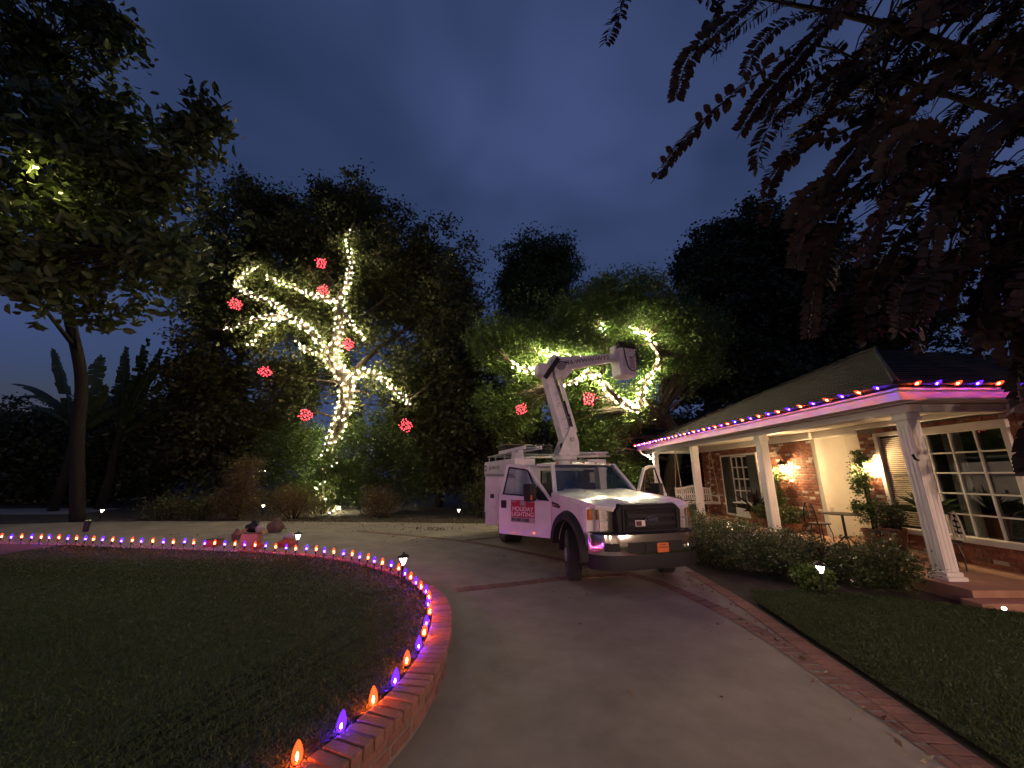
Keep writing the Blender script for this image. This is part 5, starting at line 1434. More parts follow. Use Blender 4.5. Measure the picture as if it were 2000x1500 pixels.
for i, (p, lab) in enumerate(balls):
    if g0 is None:
        g0 = thing('light_globe', lab, 'light globe', p, 0, 'red light globes hung in the trees'); globe_parts(g0)
    else:
        c = copy_tree(g0, None, lab); c.location = p; c.rotation_euler = (random.uniform(-.3, .3), random.uniform(-.3, .3), random.uniform(0, 6))
        if i == 7: c.scale = (0.9,)*3
        elif i > 7: c.scale = (0.75,)*3
        elif i in (1,): c.scale = (1.05, 1.05, 0.8)

# ================================================================== SECOND LIT TREE
T2_TRUNK = [(8.1, 20, -0.14), (8.3, 19.8, 1.65), (8.59, 19.4, 3.46), (8.07, 18.9, 4.29), (7.42, 18.3, 4.75), (6.3, 16.8, 4.95), (5.55, 15.8, 4.6)]
T2_A = [(5.55, 15.8, 4.52), (5.6, 15.7, 5.0), (5.77, 15.6, 5.61), (6.21, 15.5, 6.17), (6.43, 15.4, 6.58), (6.26, 15.3, 7.08), (6.06, 15.2, 7.28)]
T2_B = [(5.55, 15.8, 4.52), (5.12, 15.5, 4.49), (4.46, 15.2, 4.78), (3.86, 14.9, 5.29), (3.56, 14.6, 5.56)]
T2_C = [(3.56, 14.6, 5.56), (3.12, 14.45, 5.73), (2.66, 14.3, 5.39), (2.22, 14.15, 5.19), (1.72, 14.0, 5.19)]
T2_D = [(3.56, 14.6, 5.56), (3.71, 14.5, 6.03), (3.45, 14.4, 6.33), (2.49, 14.3, 6.29), (1.74, 14.2, 6.0), (1.3, 14.1, 5.89), (0.81, 14.0, 5.73), (0.32, 13.9, 5.79), (-0.1, 13.8, 6.01)]
T2_E = [(2.49, 14.3, 6.29), (1.87, 14.27, 6.46), (1.35, 14.23, 6.49), (0.87, 14.2, 6.57)]
T2_F = [(6.06, 15.2, 7.28), (5.87, 15.2, 7.64), (5.62, 15.2, 7.86)]
T2_G = [(3.71, 14.5, 6.03), (3.88, 14.6, 6.84), (3.9, 14.7, 7.44), (3.87, 14.8, 8.0)]
T2_H = [(5.87, 15.2, 7.64), (5.36, 15.1, 7.84), (5.05, 15.0, 8.01)]
T2_EL = [((3.12, 16.4, 8.4), (3.12, 2.2, 1.44), 400), ((6.2, 16.9, 9.11), (2.73, 2.4, 1.61), 380), ((4.82, 16.8, 10.02), (1.52, 2, 1.01), 130), ((1.13, 15.7, 7.15), (1.7, 1.6, 1.02), 230), ((8.6, 17.6, 7.8), (1.9, 2, 2.1), 260), ((1.87, 16.7, 5.29), (2.57, 1.6, 1.29), 320), ((4.63, 17.9, 4.5), (2.19, 1.5, 1.5), 300), ((0.0, 16.7, 5.05), (1.6, 1.5, 1.8), 240), ((7.0, 15.2, 8.0), (1.1, 0.9, 1.0), 90), ((2.6, 14.6, 6.9), (1.5, 0.6, 0.5), 90), ((-0.6, 15.6, 7.4), (1.2, 1.2, 1.2), 120)]
def t2keep(p):   # keep the roof and the truck's working space clear
    return not (p[0] > 5.6 and p[1] < 18.9 and p[2] < 3.9 + max(0, (p[0]-6.0))*0.45) and not (1.5 < p[0] < 5.4 and p[1] < 14.2)
tree('ficus_tree', 'spreading green tree with lit limbs above the bucket truck', 'tree',
     [(T2_TRUNK, [0.42, 0.38, 0.34, 0.30, 0.26, 0.22, 0.19]), (T2_A, [0.19, 0.17, 0.15, 0.12, 0.10, 0.07, 0.05]), (T2_B, [0.18, 0.16, 0.14, 0.12, 0.10]), (T2_C, [0.09, 0.08, 0.06, 0.05, 0.03]), (T2_D, [0.09, 0.08, 0.08, 0.07, 0.06, 0.06, 0.05, 0.04, 0.03]), (T2_E, [0.05, 0.04, 0.03, 0.02]), (T2_F, [0.05, 0.04, 0.02]), (T2_G, [0.07, 0.05, 0.04, 0.02]), (T2_H, [0.04, 0.03, 0.02])],
     T2_EL + along([T2_A, T2_C, T2_D, T2_E, T2_F, T2_G, T2_H], 0.35, 5), 62, 0.27, (0.17, 0.07), 'leaf_lit', 'bark_grey', 47, twigs=0.22, ragged=0.6, keep=t2keep, droop=0.3)
for lab, pth, gp in (('fairy lights on the upright limb right of the bucket', [(T2_A, [0.19, 0.17, 0.15, 0.12, 0.10, 0.07, 0.05])], 0.19), ('fairy lights on the thick limb sloping down below the bucket', [(T2_B, [0.18, 0.16, 0.14, 0.12, 0.10])], 0.18),
                     ('fairy lights on thin limb crossing behind the boom', [(T2_C, [0.09, 0.08, 0.06, 0.05, 0.03])], 0.15), ('fairy lights on leafy branches left of the boom elbow', [(T2_D[2:], [0.12, 0.12, 0.12, 0.12, 0.10, 0.08, 0.08]), (T2_E, [0.09, 0.08, 0.07, 0.06])], 0.2),
                     ('fairy lights scattered high in foliage above the bucket', [(T2_F, [0.06, 0.06, 0.08]), (T2_H, [0.06, 0.06, 0.06]), (T2_G[2:], [0.05, 0.08])], 0.22)):
    wrap_strand('fairy_lights', lab, pth, len(lab), turn=0.26, gap=gp, glow='fairy_glow_near')

# ================================================================== OTHER TREES
tree('slender_tree', 'feathery dark tree standing alone against the sky behind the truck', 'tree', [([(2.4, 32, 0), (2.3, 32, 8), (2.6, 32, 15), (2.4, 32, 20)], [0.4, 0.3, 0.2, 0.06])],
     [((1.49, 32, 21.32), (2.48, 3, 2.48), 120), ((4.23, 32, 21.88), (1.99, 3, 2.24), 100), ((2.42, 32, 18.07), (3.88, 3.5, 2.91), 190), ((0.0, 32, 19.14), (1.46, 2, 1.71), 60), ((2.4, 32, 13.5), (3.2, 2.5, 2.6), 150)], 55, 0.45, (0.36, 0.15), 'leaf_green', 'bark_dark', 61, droop=0.6)
tree('dark_tree', 'tall dark tree behind the porch roof', 'tree', [([(17, 26, 0), (17.2, 26, 8), (17.0, 26, 14), (17.5, 26.5, 19)], [0.5, 0.4, 0.25, 0.08])],
     [((19.09, 27, 20.15), (2.97, 3, 2.55), 170), ((15.87, 26, 15.87), (2.78, 3, 2.78), 190), ((18.0, 26, 13.0), (4.2, 3.2, 3.4), 280), ((14.09, 26, 17.64), (1.01, 1.5, 1.61), 50), ((16.21, 25, 8.98), (3.96, 3, 2.52), 200), ((12.2, 24.5, 9.5), (2.6, 2.2, 2.8), 170)], 60, 0.42, (0.34, 0.21), 'leaf_dark', 'bark_dark', 71)
tree('dark_tree', 'broad dark tree at the right behind the hipped roof', 'tree', [([(24, 27, 0), (24, 27, 9), (23.5, 27, 15), (22.8, 27, 19)], [0.5, 0.4, 0.25, 0.08])],
     [((22.9, 27, 19.2), (3.6, 3, 2.95), 200), ((24.18, 27, 13.75), (4.84, 3.5, 4.43), 300), ((29, 26, 14), (4, 3, 5), 220), ((24, 26, 8), (5, 3, 3), 200)], 60, 0.42, (0.34, 0.21), 'leaf_dark', 'bark_dark', 73)
# foreground tree at the left, large leaves
lt = tree('broadleaf_tree', 'near leafy tree filling the upper left corner', 'tree',
     [([(-16.4, 14.8, 0), (-17.3, 14.8, 3.2), (-17.6, 14.6, 5.6), (-17.0, 13.0, 8.0), (-15.0, 10.8, 9.4), (-13.5, 9.2, 11.0)], [0.22, 0.20, 0.19, 0.16, 0.12, 0.06]), ([(-17.0, 13.0, 8.0), (-15.6, 10.5, 12.0), (-15.4, 9.2, 15.5)], [0.16, 0.1, 0.04]),
      ([(-15.0, 10.8, 9.4), (-12.0, 9.3, 8.6), (-10.0, 9.2, 7.6)], [0.10, 0.07, 0.03]), ([(-13.5, 9.2, 11.0), (-10.6, 8.7, 9.6), (-9.7, 8.57, 10.5), (-8.92, 8.57, 11.77), (-8.24, 8.57, 12.4)], [0.06, 0.05, 0.04, 0.03, 0.01])],
     [((-13.63, 9, 10.4), (2.85, 2.4, 2.85), 150), ((-11.6, 9.26, 9.04), (2.1, 2.0, 2.2), 100), ((-12.54, 8.74, 6.8), (2.27, 1.8, 0.9), 80), ((-15.58, 9, 15.18), (2.32, 2.3, 2.0), 90), ((-10.0, 9.26, 7.5), (1.0, 1.2, 0.9), 30), ((-11.96, 8.5, 11.62), (.9, 1, .9), 40),
      ((-8.7, 8.57, 11.7), (0.5, 0.4, 0.6), 10), ((-9.3, 8.57, 10.9), (0.45, 0.4, 0.6), 10), ((-12.8, 8.6, 14.9), (0.5, 0.5, 0.7), 12), ((-13.2, 8.6, 16.0), (0.6, 0.5, 0.6), 12), ((-10.2, 8.7, 9.9), (0.6, 0.5, 0.7), 18)],
     15, 0.23, (0.30, 0.145), 'leaf_broad', 'bark_dark', 83, ragged=1.5, twigs=0.5, six=True, droop=0.45)
tl = thing('tree_lamp', 'small garden lamp glowing inside the upper left tree', 'lamp', (-12.4, 8.0, 9.5))
MB().lathe([(0.05, 0.08), (0.055, 0.06), (0.06, -0.01)], n=12).build('housing', 'iron', tl)
MB().lathe([(0.002, -0.05), (0.03, -0.03), (0.035, -0.012), (0.002, 0.0)], n=10).build('light_bulb', 'tree_lamp_glow', tl, smooth=True)

ul = thing('uplight', 'garden uplight at the foot of the upper left tree', 'lamp', (-13.2, 12.2, 0.0))  # added to light the crown; its tall housing hides the bulb
MB().lathe([(0.06, 0), (0.07, 0.02), (0.08, 0.34), (0.075, 0.34), (0.065, 0.05)], n=14).build('housing', 'iron', ul)
MB().lathe([(0.002, 0.05), (0.04, 0.06), (0.045, 0.08), (0.02, 0.095), (0.002, 0.1)], n=10).build('light_bulb', 'added_uplight_glow', ul, smooth=True)
# right foreground tree: arching sprays with paired leaves
SPR = [[(2.03, 4.6, 9.89), (1.87, 4.75, 9.53), (1.65, 4.9, 9.1)], [(4.07, 4.4, 9.42), (3.4, 4.55, 8.86), (2.95, 4.7, 8.46), (2.74, 4.85, 7.83)], [(4.14, 4.0, 7.79), (3.41, 4.15, 7.23), (2.92, 4.3, 6.85), (2.45, 4.45, 6.41), (2.14, 4.6, 5.95)], [(5.59, 4.6, 9.41), (4.86, 4.75, 8.59), (4.23, 4.9, 7.89), (3.85, 5.05, 7.33)], [(5.37, 4.2, 7.79), (4.57, 4.35, 7.39), (4.08, 4.5, 7.09), (3.82, 4.65, 6.62), (3.82, 4.8, 6.34)], [(5.87, 4.4, 7.16), (4.99, 4.55, 6.76), (4.36, 4.7, 6.53), (4.03, 4.85, 6.1), (3.91, 5.0, 5.48)], [(6.52, 4.8, 6.83), (5.62, 4.95, 6.19), (5.03, 5.1, 5.46), (4.73, 5.25, 4.56), (4.52, 5.3, 3.73)], [(6.66, 4.6, 5.87), (5.84, 4.75, 5.29), (5.37, 4.9, 4.62), (5.24, 5.05, 4.12), (5.19, 5.1, 3.65)], [(6.87, 4.2, 7.69), (5.96, 4.35, 7.1), (5.4, 4.5, 6.7), (4.96, 4.65, 6.2), (4.67, 4.8, 5.69)], [(4.77, 4.4, 9.54), (4.24, 4.55, 9.32), (3.77, 4.7, 9.09), (3.5, 4.85, 8.79)], [(6.16, 4.0, 4.43), (5.65, 4.15, 4.25), (5.21, 4.3, 3.9), (4.98, 4.45, 3.6)], [(7.24, 4.4, 6.59), (6.44, 4.55, 6.1), (5.91, 4.7, 5.78), (5.59, 4.85, 5.46)], [(3.25, 4.8, 10.25), (3.78, 4.95, 10.12), (3.62, 5.1, 9.72)]]
rs = random.Random(91)
for k in range(195):   # inner mass of the crown
    c = Vector((rs.uniform(5.0, 9.8), rs.uniform(3.2, 5.4), rs.uniform(3.9, 10.2)))
    if c.z < 4.3 and c.y > 5.0: continue
    L = rs.uniform(0.9, 1.7); dr_ = Vector((-1, rs.uniform(-.5, .3), rs.uniform(-.5, .1))).normalized()
    SPR.append([c, c + dr_*L*0.4 + Vector((0, 0, .04)), c + dr_*L*0.75 - Vector((0, 0, .14*L)), c + dr_*L*0.95 - Vector((0, 0, .42*L))])
for k in range(46):
    c = Vector((rs.uniform(6.2, 7.3), rs.uniform(4.0, 4.7), rs.uniform(2.1, 5.8)))
    L = rs.uniform(0.5, 1.1); dr_ = Vector((-.6, rs.uniform(-.3, .3), rs.uniform(-1, -.3))).normalized()
    SPR.append([c, c + dr_*L*0.4 + Vector((0, 0, .02)), c + dr_*L*0.75 - Vector((0, 0, .1*L)), c + dr_*L*0.95 - Vector((0, 0, .3*L))])
ptree = thing('overhang_tree', 'dark reddish tree arching over the porch from the upper right', 'tree', (9.6, 4.0, 0))
PB = Vector((9.6, 4.0, 0))
tw = MB(); V_, nleaf = [], 0
limbs = [([(9.6, 4.0, 0), (9.5, 4.0, 3), (9.1, 4.1, 5.2), (8.0, 4.3, 7.2), (6.4, 4.5, 8.8), (4.6, 4.6, 9.6)], [0.22, 0.2, 0.16, 0.11, 0.06, 0.03]), ([(9.1, 4.1, 5.2), (7.6, 4.3, 6.6), (5.6, 4.3, 7.6)], [0.1, 0.06, 0.025]), ([(9.4, 4.0, 4.2), (7.8, 4.3, 5.4), (6.3, 4.6, 5.9)], [0.09, 0.06, 0.025])]
lsamp = []
for pts, rad in limbs:
    cp = catmull(pts, 8); rr_ = [interp(i/(len(cp)-1), np.linspace(0, 1, len(rad)), rad) for i in range(len(cp))]
    tw.tube([p-PB for p in cp], rr_, 8); lsamp += cp
for k, s_ in enumerate(SPR):
    cp = resample(catmull(s_, 10), 0.052)
    if len(cp) < 4: continue
    near = min(lsamp, key=lambda q: (q-cp[0]).length)
    tw.tube([near-PB, (near+cp[0])/2 + Vector((0, 0, 0.12)) - PB, cp[0]-PB], [0.02, 0.014, 0.009], 4)
    tw.tube([p-PB for p in cp], [lerp(0.009, 0.003, i/len(cp)) for i in range(len(cp))], 4)
    pn = Vector((rs.uniform(-.7, .7), rs.uniform(-1, -.1), rs.uniform(-.2, .9))).normalized()
    big = (1.15 if k < 13 else 1.0)*rs.uniform(.85, 1.15)
    for i in range(1, len(cp)):
        t_ = (cp[i]-cp[i-1]).normalized(); s0 = t_.cross(pn).normalized()
        size = 0.15*big*(0.6 + 0.5*math.sin(PI*min(1, 0.15+0.85*(1-i/len(cp)))))
        for sg_ in (-1, 1, 0):
            if sg_ == 0 and rs.random() < 0.35: continue
            d0 = (s0*sg_*rs.uniform(.8, 1.1) + t_*rs.uniform(.2, .7) + Vector((rs.gauss(0, .15), rs.gauss(0, .15), rs.gauss(-.15, .2)))).normalized() if sg_ else (pn*rs.choice((-1, 1)) + t_*.5 + Vector((0, 0, -.4))).normalized()
            w0 = d0.cross(pn if sg_ else s0).cross(d0).cross(d0).normalized()*size*0.3
            b0 = cp[i] + d0*0.008 - PB; nrm = d0.cross(w0).normalized()*size*0.05
            V_ += [b0, b0 + d0*size*0.35 + w0 + nrm, b0 + d0*size*0.7 + w0*0.8 + nrm, b0 + d0*size, b0 + d0*size*0.7 - w0*0.8 + nrm, b0 + d0*size*0.35 - w0 + nrm]
            nleaf += 1
tw.build('trunk', 'bark_dark', ptree, smooth=True)
ii = np.arange(nleaf)[:, None]*6
raw_obj('crown', raw_mesh('crown', np.array([tuple(v) for v in V_]), np.concatenate([ii + np.array([[0, 1, 2, 3]]), ii + np.array([[3, 4, 5, 0]])], 0), 4, 'leaf_dark_red'), ptree)

# dark background planting
bgl = [('dark_hedge_tree', 'low dark trees on the horizon at far left', [((-34.45, 26, 3.6), (5.68, 3, 3.0), 240), ((-29, 25, 2.2), (4, 3, 2.2), 120)], 'leaf_dark'),
       ('dark_hedge_tree', 'dark rounded tree behind the banana plants', [((-22.33, 24, 4.0), (5.0, 2.5, 3.0), 260)], 'leaf_dark'),
       ('dark_hedge_tree', 'dark bushy tree left of the oak trunk', [((-16.66, 23, 4.4), (3.85, 2.5, 3.4), 240), ((-18.96, 22, 7.4), (1.9, 2, 1.5), 90)], 'leaf_olive'),
       ('dark_hedge_tree', 'dark leafy tree right of the oak trunk', [((-4.06, 21.4, 3.6), (3.19, 2.2, 3.2), 260), ((-5.2, 20.8, 5.0), (1.6, 1.5, 1.5), 80)], 'leaf_oak'),
       ('dark_hedge_tree', 'dark tall shrub between oak and truck', [((-1.86, 22, 5.6), (2.0, 2.2, 3.2), 170), ((0.0, 21, 2.47), (2.56, 2, 2.4), 160)], 'leaf_dark')]
bgl += [('dark_hedge_tree', 'dark mass of trees behind the banana plants at left', [((-25.5, 23.5, 3.6), (4.2, 2.0, 3.4), 260), ((-20.0, 22.5, 4.4), (2.6, 1.8, 3.2), 200), ((-30.5, 24, 2.8), (3.2, 2, 2.8), 160)], 'leaf_dark'),
        ('dark_hedge_tree', 'dark trees seen through the far end of the porch', [((9.5, 25, 3.0), (4.5, 2.0, 3.4), 300), ((4.0, 24, 2.6), (3.0, 2, 3.0), 220), ((15, 24, 3.5), (3.5, 2, 3.5), 200)], 'leaf_dark')]
for i, (nm, lab, el, lm_) in enumerate(bgl):
    c = el[0][0]; tree(nm, lab, 'tree', [([(c[0], c[1], 0), (c[0]+.2, c[1], c[2]*0.5), (c[0], c[1], c[2])], [0.25, 0.18, 0.06])], el, 60, 0.42, (0.28, 0.18), lm_, 'bark_dark', 101+i*5, twigs=0.15, ragged=0.7)
shr = [('leafy_shrub', 'bright green shrub hiding the base of the lit oak', (-8.4, 17.4, 0), [((-8.2, 17.3, 1.5), (1.0, 0.6, 1.6), 90), ((-7.3, 17.6, 2.2), (0.9, 0.6, 2.0), 100), ((-9.6, 17.6, 2.4), (0.9, 0.7, 1.9), 80)], 'leaf_lit', (0.14, 0.07), 44),
       ('leafy_shrub', 'green shrub climbing right of the oak trunk', (-6.3, 18.2, 0), [((-6.5, 18.3, 3.0), (1.4, 0.8, 2.2), 130), ((-5.2, 18.0, 2.2), (1.2, 0.8, 1.8), 90)], 'leaf_green', (0.15, 0.08), 44),
       ('leafy_shrub', 'green shrub left of the oak trunk under the red globe', (-11.0, 18.6, 0), [((-11.0, 18.6, 2.4), (1.5, 0.9, 2.3), 150)], 'leaf_green', (0.15, 0.08), 44),
       ('dry_bush', 'tall yellowish bush left of the garden bed', (-11.1, 15.7, 0), [((-11.1, 15.7, 0.8), (1.0, 0.6, 0.8), 90), ((-11.0, 15.7, 1.6), (0.55, 0.4, 0.75), 50), ((-10.6, 15.7, 2.0), (0.2, 0.2, 0.3), 8)], 'leaf_dry', (0.10, 0.03), 60),
       ('dry_bush', 'rounded straw coloured bush before the oak', (-8.75, 15.7, 0), [((-8.75, 15.7, 0.65), (0.95, 0.55, 0.7), 90)], 'leaf_dry', (0.11, 0.022), 62),
       ('dry_bush', 'small straw coloured bush right of the oak', (-5.6, 16.4, 0), [((-5.6, 16.4, 0.6), (0.75, 0.5, 0.65), 70)], 'leaf_dry', (0.10, 0.025), 60),
       ('low_bush', 'low dark bush beside the lone path light', (-13.6, 15.4, 0), [((-13.6, 15.5, 0.4), (1.0, 0.5, 0.5), 60)], 'leaf_olive', (0.1, 0.04), 44),
       ('low_bush', 'low dark bush left of the tall yellowish bush', (-12.4, 15.6, 0), [((-12.4, 15.7, 0.4), (0.7, 0.5, 0.5), 50)], 'leaf_olive', (0.1, 0.04), 44),
       ('low_bush', 'scraggly plant by the path light left of the truck', (-1.2, 16.2, 0), [((-1.3, 16.2, 1.1), (0.7, 0.5, 1.1), 50)], 'leaf_olive', (0.12, 0.05), 30),
       ('low_bush', 'leafy plants behind the truck rear', (1.5, 16.8, 0), [((0.6, 17.2, 1.4), (1.6, 0.8, 1.5), 110), ((2.8, 17.4, 1.5), (1.5, 0.8, 1.5), 100)], 'leaf_green', (0.15, 0.06), 44),
       ('low_bush', 'lit green bush beside the far porch corner', (5.6, 19.5, 0), [((5.4, 19.6, 1.6), (1.2, 0.9, 1.7), 110), ((6.6, 20.5, 1.8), (1.2, 0.7, 1.8), 80)], 'leaf_lit', (0.14, 0.06), 44)]
for i, (nm, lab, b, el, lm_, lf, per) in enumerate(shr):
    shrub(nm, lab, 'shrub', b, el, per, 0.2, lf, lm_, 201+i*3, stems=9)
hedge = [('trimmed hedge bush nearest the truck front', (3.95, 7.6, 0), [((4.0, 7.9, 0.33), (0.45, 0.9, 0.34), 120)]), ('trimmed hedge bush below the porch swing', (4.4, 10.2, 0), [((4.5, 10.2, 0.4), (0.8, 1.3, 0.42), 170)]),
         ('trimmed hedge bush in front of the second column', (4.8, 7.1, 0), [((4.85, 7.2, 0.28), (0.6, 0.75, 0.3), 120)]), ('low hedge bush before the front door', (5.5, 7.5, 0), [((5.55, 7.6, 0.32), (0.55, 0.9, 0.32), 130)]),
         ('feathery dark hedge bush at the corner column', (5.9, 6.35, 0), [((5.75, 6.4, 0.33), (0.5, 0.55, 0.36), 110)]), ('low hedge bush behind, along the porch edge', (5.6, 9.6, 0), [((5.65, 9.8, 0.3), (0.5, 1.1, 0.32), 120)]),
         ('bushy green shrub at the foot of the third column', (5.9, 13.1, 0), [((5.7, 13.0, 0.45), (0.6, 0.9, 0.5), 110)])]
for i, (lab, b, el) in enumerate(hedge):
    shrub('hedge_bush', lab, 'hedge', b, el, 62, 0.09, (0.055, 0.026), 'leaf_hedge', 301+i*3, group='hedge bushes along the porch', stems=10)
shrub('small_bush', 'small bush lit by a path light before the hedge', 'shrub', (4.6, 6.25, 0), [((4.6, 6.22, 0.2), (0.26, 0.16, 0.2), 34)], 50, 0.06, (0.05, 0.03), 'leaf_lit', 331)

# banana / bird-of-paradise clump
def frond(mb, base, tip, droop, w, n=14, seed=0):
    rr = random.Random(seed); base, tip = Vector(base), Vector(tip)
    d = tip-base; side = d.cross(Vector((0, 0, 1))).normalized()
    if side.length < .1: side = Vector((1, 0, 0))
    pts = [base + d*t + Vector((0, 0, -droop*t*t)) for t in np.linspace(0, 1, n)]
    mb.tube(pts, [lerp(0.035, 0.006, i/(n-1)) for i in range(n)], 5)
    for i in range(2, n-1):
        t = i/(n-1); ww = w*math.sin(PI*min(1, (t-0.1)/0.9*0.93+0.05))**0.7
        for s in (-1, 1):
            a, b = pts[i], pts[i+1] if i+1 < n else pts[i]
            if rr.random() < 0.07: continue
            dn = Vector((0, 0, -0.35*ww))
            ww *= rr.uniform(.75, 1.05); mb.add([a, a + (b-a)*1.02, a + (b-a)*(1.5 + rr.uniform(-.2, .1)) + side*s*ww + dn, a + side*s*ww*rr.uniform(.9, 1) + dn + (b-a)*0.45], [(0, 1, 2, 3)])
def banana(label, base, fr, seed):
    t = thing('banana_plant', label, 'plant', base); B = Vector(base)
    MB().tube([(0, 0, 0), (0.1, 0, 1.5), (0.0, 0, 3.0), (0.05, 0, 4.2)], [0.22, 0.18, 0.15, 0.1], 8).build('trunk', 'bark_dark', t, smooth=True)
    for i, (tip, dr) in enumerate(fr):
        mb = MB(); frond(mb, (0.05, 0, rs.uniform(3.4, 4.2)), Vector(tip)-B, dr, 0.46, 26, seed+i); mb.build('frond', 'leaf_palm', t)
banana('drooping banana plant silhouetted at far left', (-22.4, 19, 0), [((-26.4, 19, 8.6), 2.2), ((-25.2, 18.5, 8.0), 2.4), ((-25.9, 19.2, 6.9), 1.8), ((-24.3, 18.6, 9.2), 1.0), ((-21.0, 18.6, 7.4), 1.2), ((-20.4, 19, 6.6), 1.3), ((-23.6, 18, 6.4), 1.5), ((-22.8, 19.6, 8.8), 0.6)], 3)
banana('upright banana plant with stiff leaves right of the dark trunk', (-21.2, 20, 0), [((-22.0, 20, 9.0), 0.2), ((-20.9, 20, 9.4), 0.1), ((-20.0, 20, 8.9), 0.2), ((-19.3, 19.8, 7.4), 0.6), ((-22.6, 19.6, 7.6), 0.8), ((-19.0, 20, 6.2), 1.0)], 23)
print('trees ok')

# ================================================================== PORCH FURNITURE AND PLANTS
sw_ = thing('porch_swing', 'white slatted porch swing hanging on ropes at the far end', 'swing', (7.35, 15.3, 0.62))
# seat faces the camera side (-y)
MB().bb((-.72, -.30, 0.0), (-.66, .26, .05)).bb((.66, -.30, 0), (.72, .26, .05)).bb((-.72, -.34, -.01), (.72, -.30, .06)).bb((-.72, .26, 0), (.72, .30, .06)).build('seat_frame', 'white_trim', sw_, bevel=0.006)
for k in range(7): MB().bb((-.70, -.28+k*.08, .052), (.70, -.215+k*.08, .07)).build('seat_slat', 'white_trim', sw_)
prof = [(-.70, .56), (-.35, .60), (0, .68), (.35, .60), (.70, .56)]
for k in range(17):
    x = -.66+k*.0825; z = interp(x, [p[0] for p in prof], [p[1] for p in prof])
    MB().bb((x-.022, .29, .10), (x+.022, .31, z-.05)).build('back_slat', 'white_trim', sw_)
tr_ = MB()
for a, b in zip(prof, prof[1:]): beam(tr_, (a[0], .30, a[1]-.02), (b[0], .30, b[1]-.02), 0.05, 0.07)
tr_.bb((-.70, .282, .30), (.70, .29, .36)).bb((-.73, .28, 0.06), (-.68, .33, .60)).bb((.68, .28, 0.06), (.73, .33, .60))
tr_.build('back_frame', 'white_trim', sw_, bevel=0.006)
for s in (-1, 1):
    MB().bb((s*.66-.03, -.36, .28), (s*.66+.05, .32, .315)).bb((s*.69-.03, -.32, 0), (s*.69+.03, -.27, .28)).build('armrest', 'white_trim', sw_, bevel=0.008)
    for y in (-.30, .30): MB().tube([(s*.71, y, .28), (s*.70, 0, 2.2)], 0.011, 5).build('rope', 'rope', sw_)
def pot(parent, r, h, m='terracotta', z0=0.0): return MB().lathe([(r*.62, z0), (r*.7, z0+.02), (r*.95, z0+h*.85), (r*1.05, z0+h*.87), (r*1.05, z0+h), (r*.9, z0+h), (r*.85, z0+h*.9)], n=18).build('pot', m, parent, autosmooth=40)
def spiky(name, label, loc, n, L, hpot, rpot, seed, m='leaf_palm'):
    t = thing(name, label, 'plant', loc); pot(t, rpot, hpot); rr = random.Random(seed); mb = MB()
    for k in range(n):
        a = rr.uniform(0, 2*PI); e = rr.uniform(.25, 1.35); d = Vector((math.cos(a)*math.cos(e), math.sin(a)*math.cos(e), math.sin(e))); l = L*rr.uniform(.7, 1.1)
        side = d.cross(Vector((0, 0, 1))).normalized()*0.022; b = Vector((0, 0, hpot)); c = b + d*l*.55; tip = b + d*l - Vector((0, 0, .22*l*math.cos(e)))
        mb.add([b-side*.6, b+side*.6, c+side, tip, c-side], [(0, 1, 2, 3, 4)])
    mb.build('leaves', m, t); return t
spiky('potted_plant', 'spiky dark red potted plant beside the shuttered window', (7.75, 12.35, FZ), 46, 0.9, 0.4, 0.2, 5, 'leaf_dark_red')
spiky('potted_plant', 'spiky potted plant before the large grid window', (7.55, 7.05, FZ), 60, 0.55, 0.85, 0.17, 6)
def topiary(label, loc, ells, hpot, seed, leafm='leaf_green', per=44):
    t = thing('potted_shrub', label, 'plant', loc); pot(t, 0.2, hpot, 'terracotta'); L0 = np.array(loc)
    cl = clusters([((0, 0, z), (r, r, h), n) for z, r, h, n in ells], seed, .4)
    MB().tube([(0, 0, hpot*.8), (0.02, 0, ells[-1][0])], [0.02, 0.01], 6).build('stem', 'bark_dark', t)
    raw_obj('foliage', leaf_cloud('foliage', spread(cl, per, 0.06, seed), 0.06, 0.03, leafm, seed+1), t)
topiary('tall topiary in a pot in front of the door lantern', (7.75, 8.45, FZ), [(0.75, .26, .3, 30), (1.35, .2, .28, 26), (1.8, .12, .25, 14)], 0.4, 11)
topiary('slim climbing plant in a pot below the left lantern', (7.85, 11.35, FZ), [(0.8, .13, .4, 26), (1.5, .12, .35, 22)], 0.4, 13)
topiary('round potted bush left of the third column', (7.65, 11.85, FZ), [(0.42, .3, .26, 40)], 0.25, 15, 'leaf_hedge')
topiary('round potted bush below the lantern wall', (7.7, 10.75, FZ), [(0.42, .32, .28, 46)], 0.25, 17, 'leaf_hedge')
topiary('leafy pot by the window with blinds', (7.6, 7.85, FZ), [(0.75, .26, .3, 34)], 0.5, 19, 'leaf_dark')

def iron_chair(label, loc, rz, ornate=None):
    t = thing('iron_chair', label, 'chair', loc, rz, 'iron porch chairs')
    MB().lathe([(0.19, 0.43), (0.21, 0.435), (0.21, 0.45), (0.19, 0.455)], n=20).build('seat', 'iron', t)
    for a in (45, 135, 225, 315):
        c, s_ = math.cos(R(a)), math.sin(R(a)); MB().tube([(c*.15, s_*.15, .435), (c*.2, s_*.2, .22), (c*.19, s_*.19, 0)], 0.011, 6).build('leg', 'iron', t)
    m = ornate or 'iron'
    b = MB(); arc = [(-.2, -.19*math.cos(q), .46+.46*math.sin(q)) for q in np.linspace(0, PI, 17)]
    b.tube(arc, 0.013, 6)
    for k in range(4):
        z = .53+k*.09
        for s_ in (-1, 1):
            b.tube([(-.2, s_*(.075 + .055*math.cos(q)*(1-q/9)), z + .045*math.sin(q)*(1-q/9)) for q in np.linspace(0, 7, 14)], 0.009, 5)
    b.build('back', m, t, smooth=True)
    return t
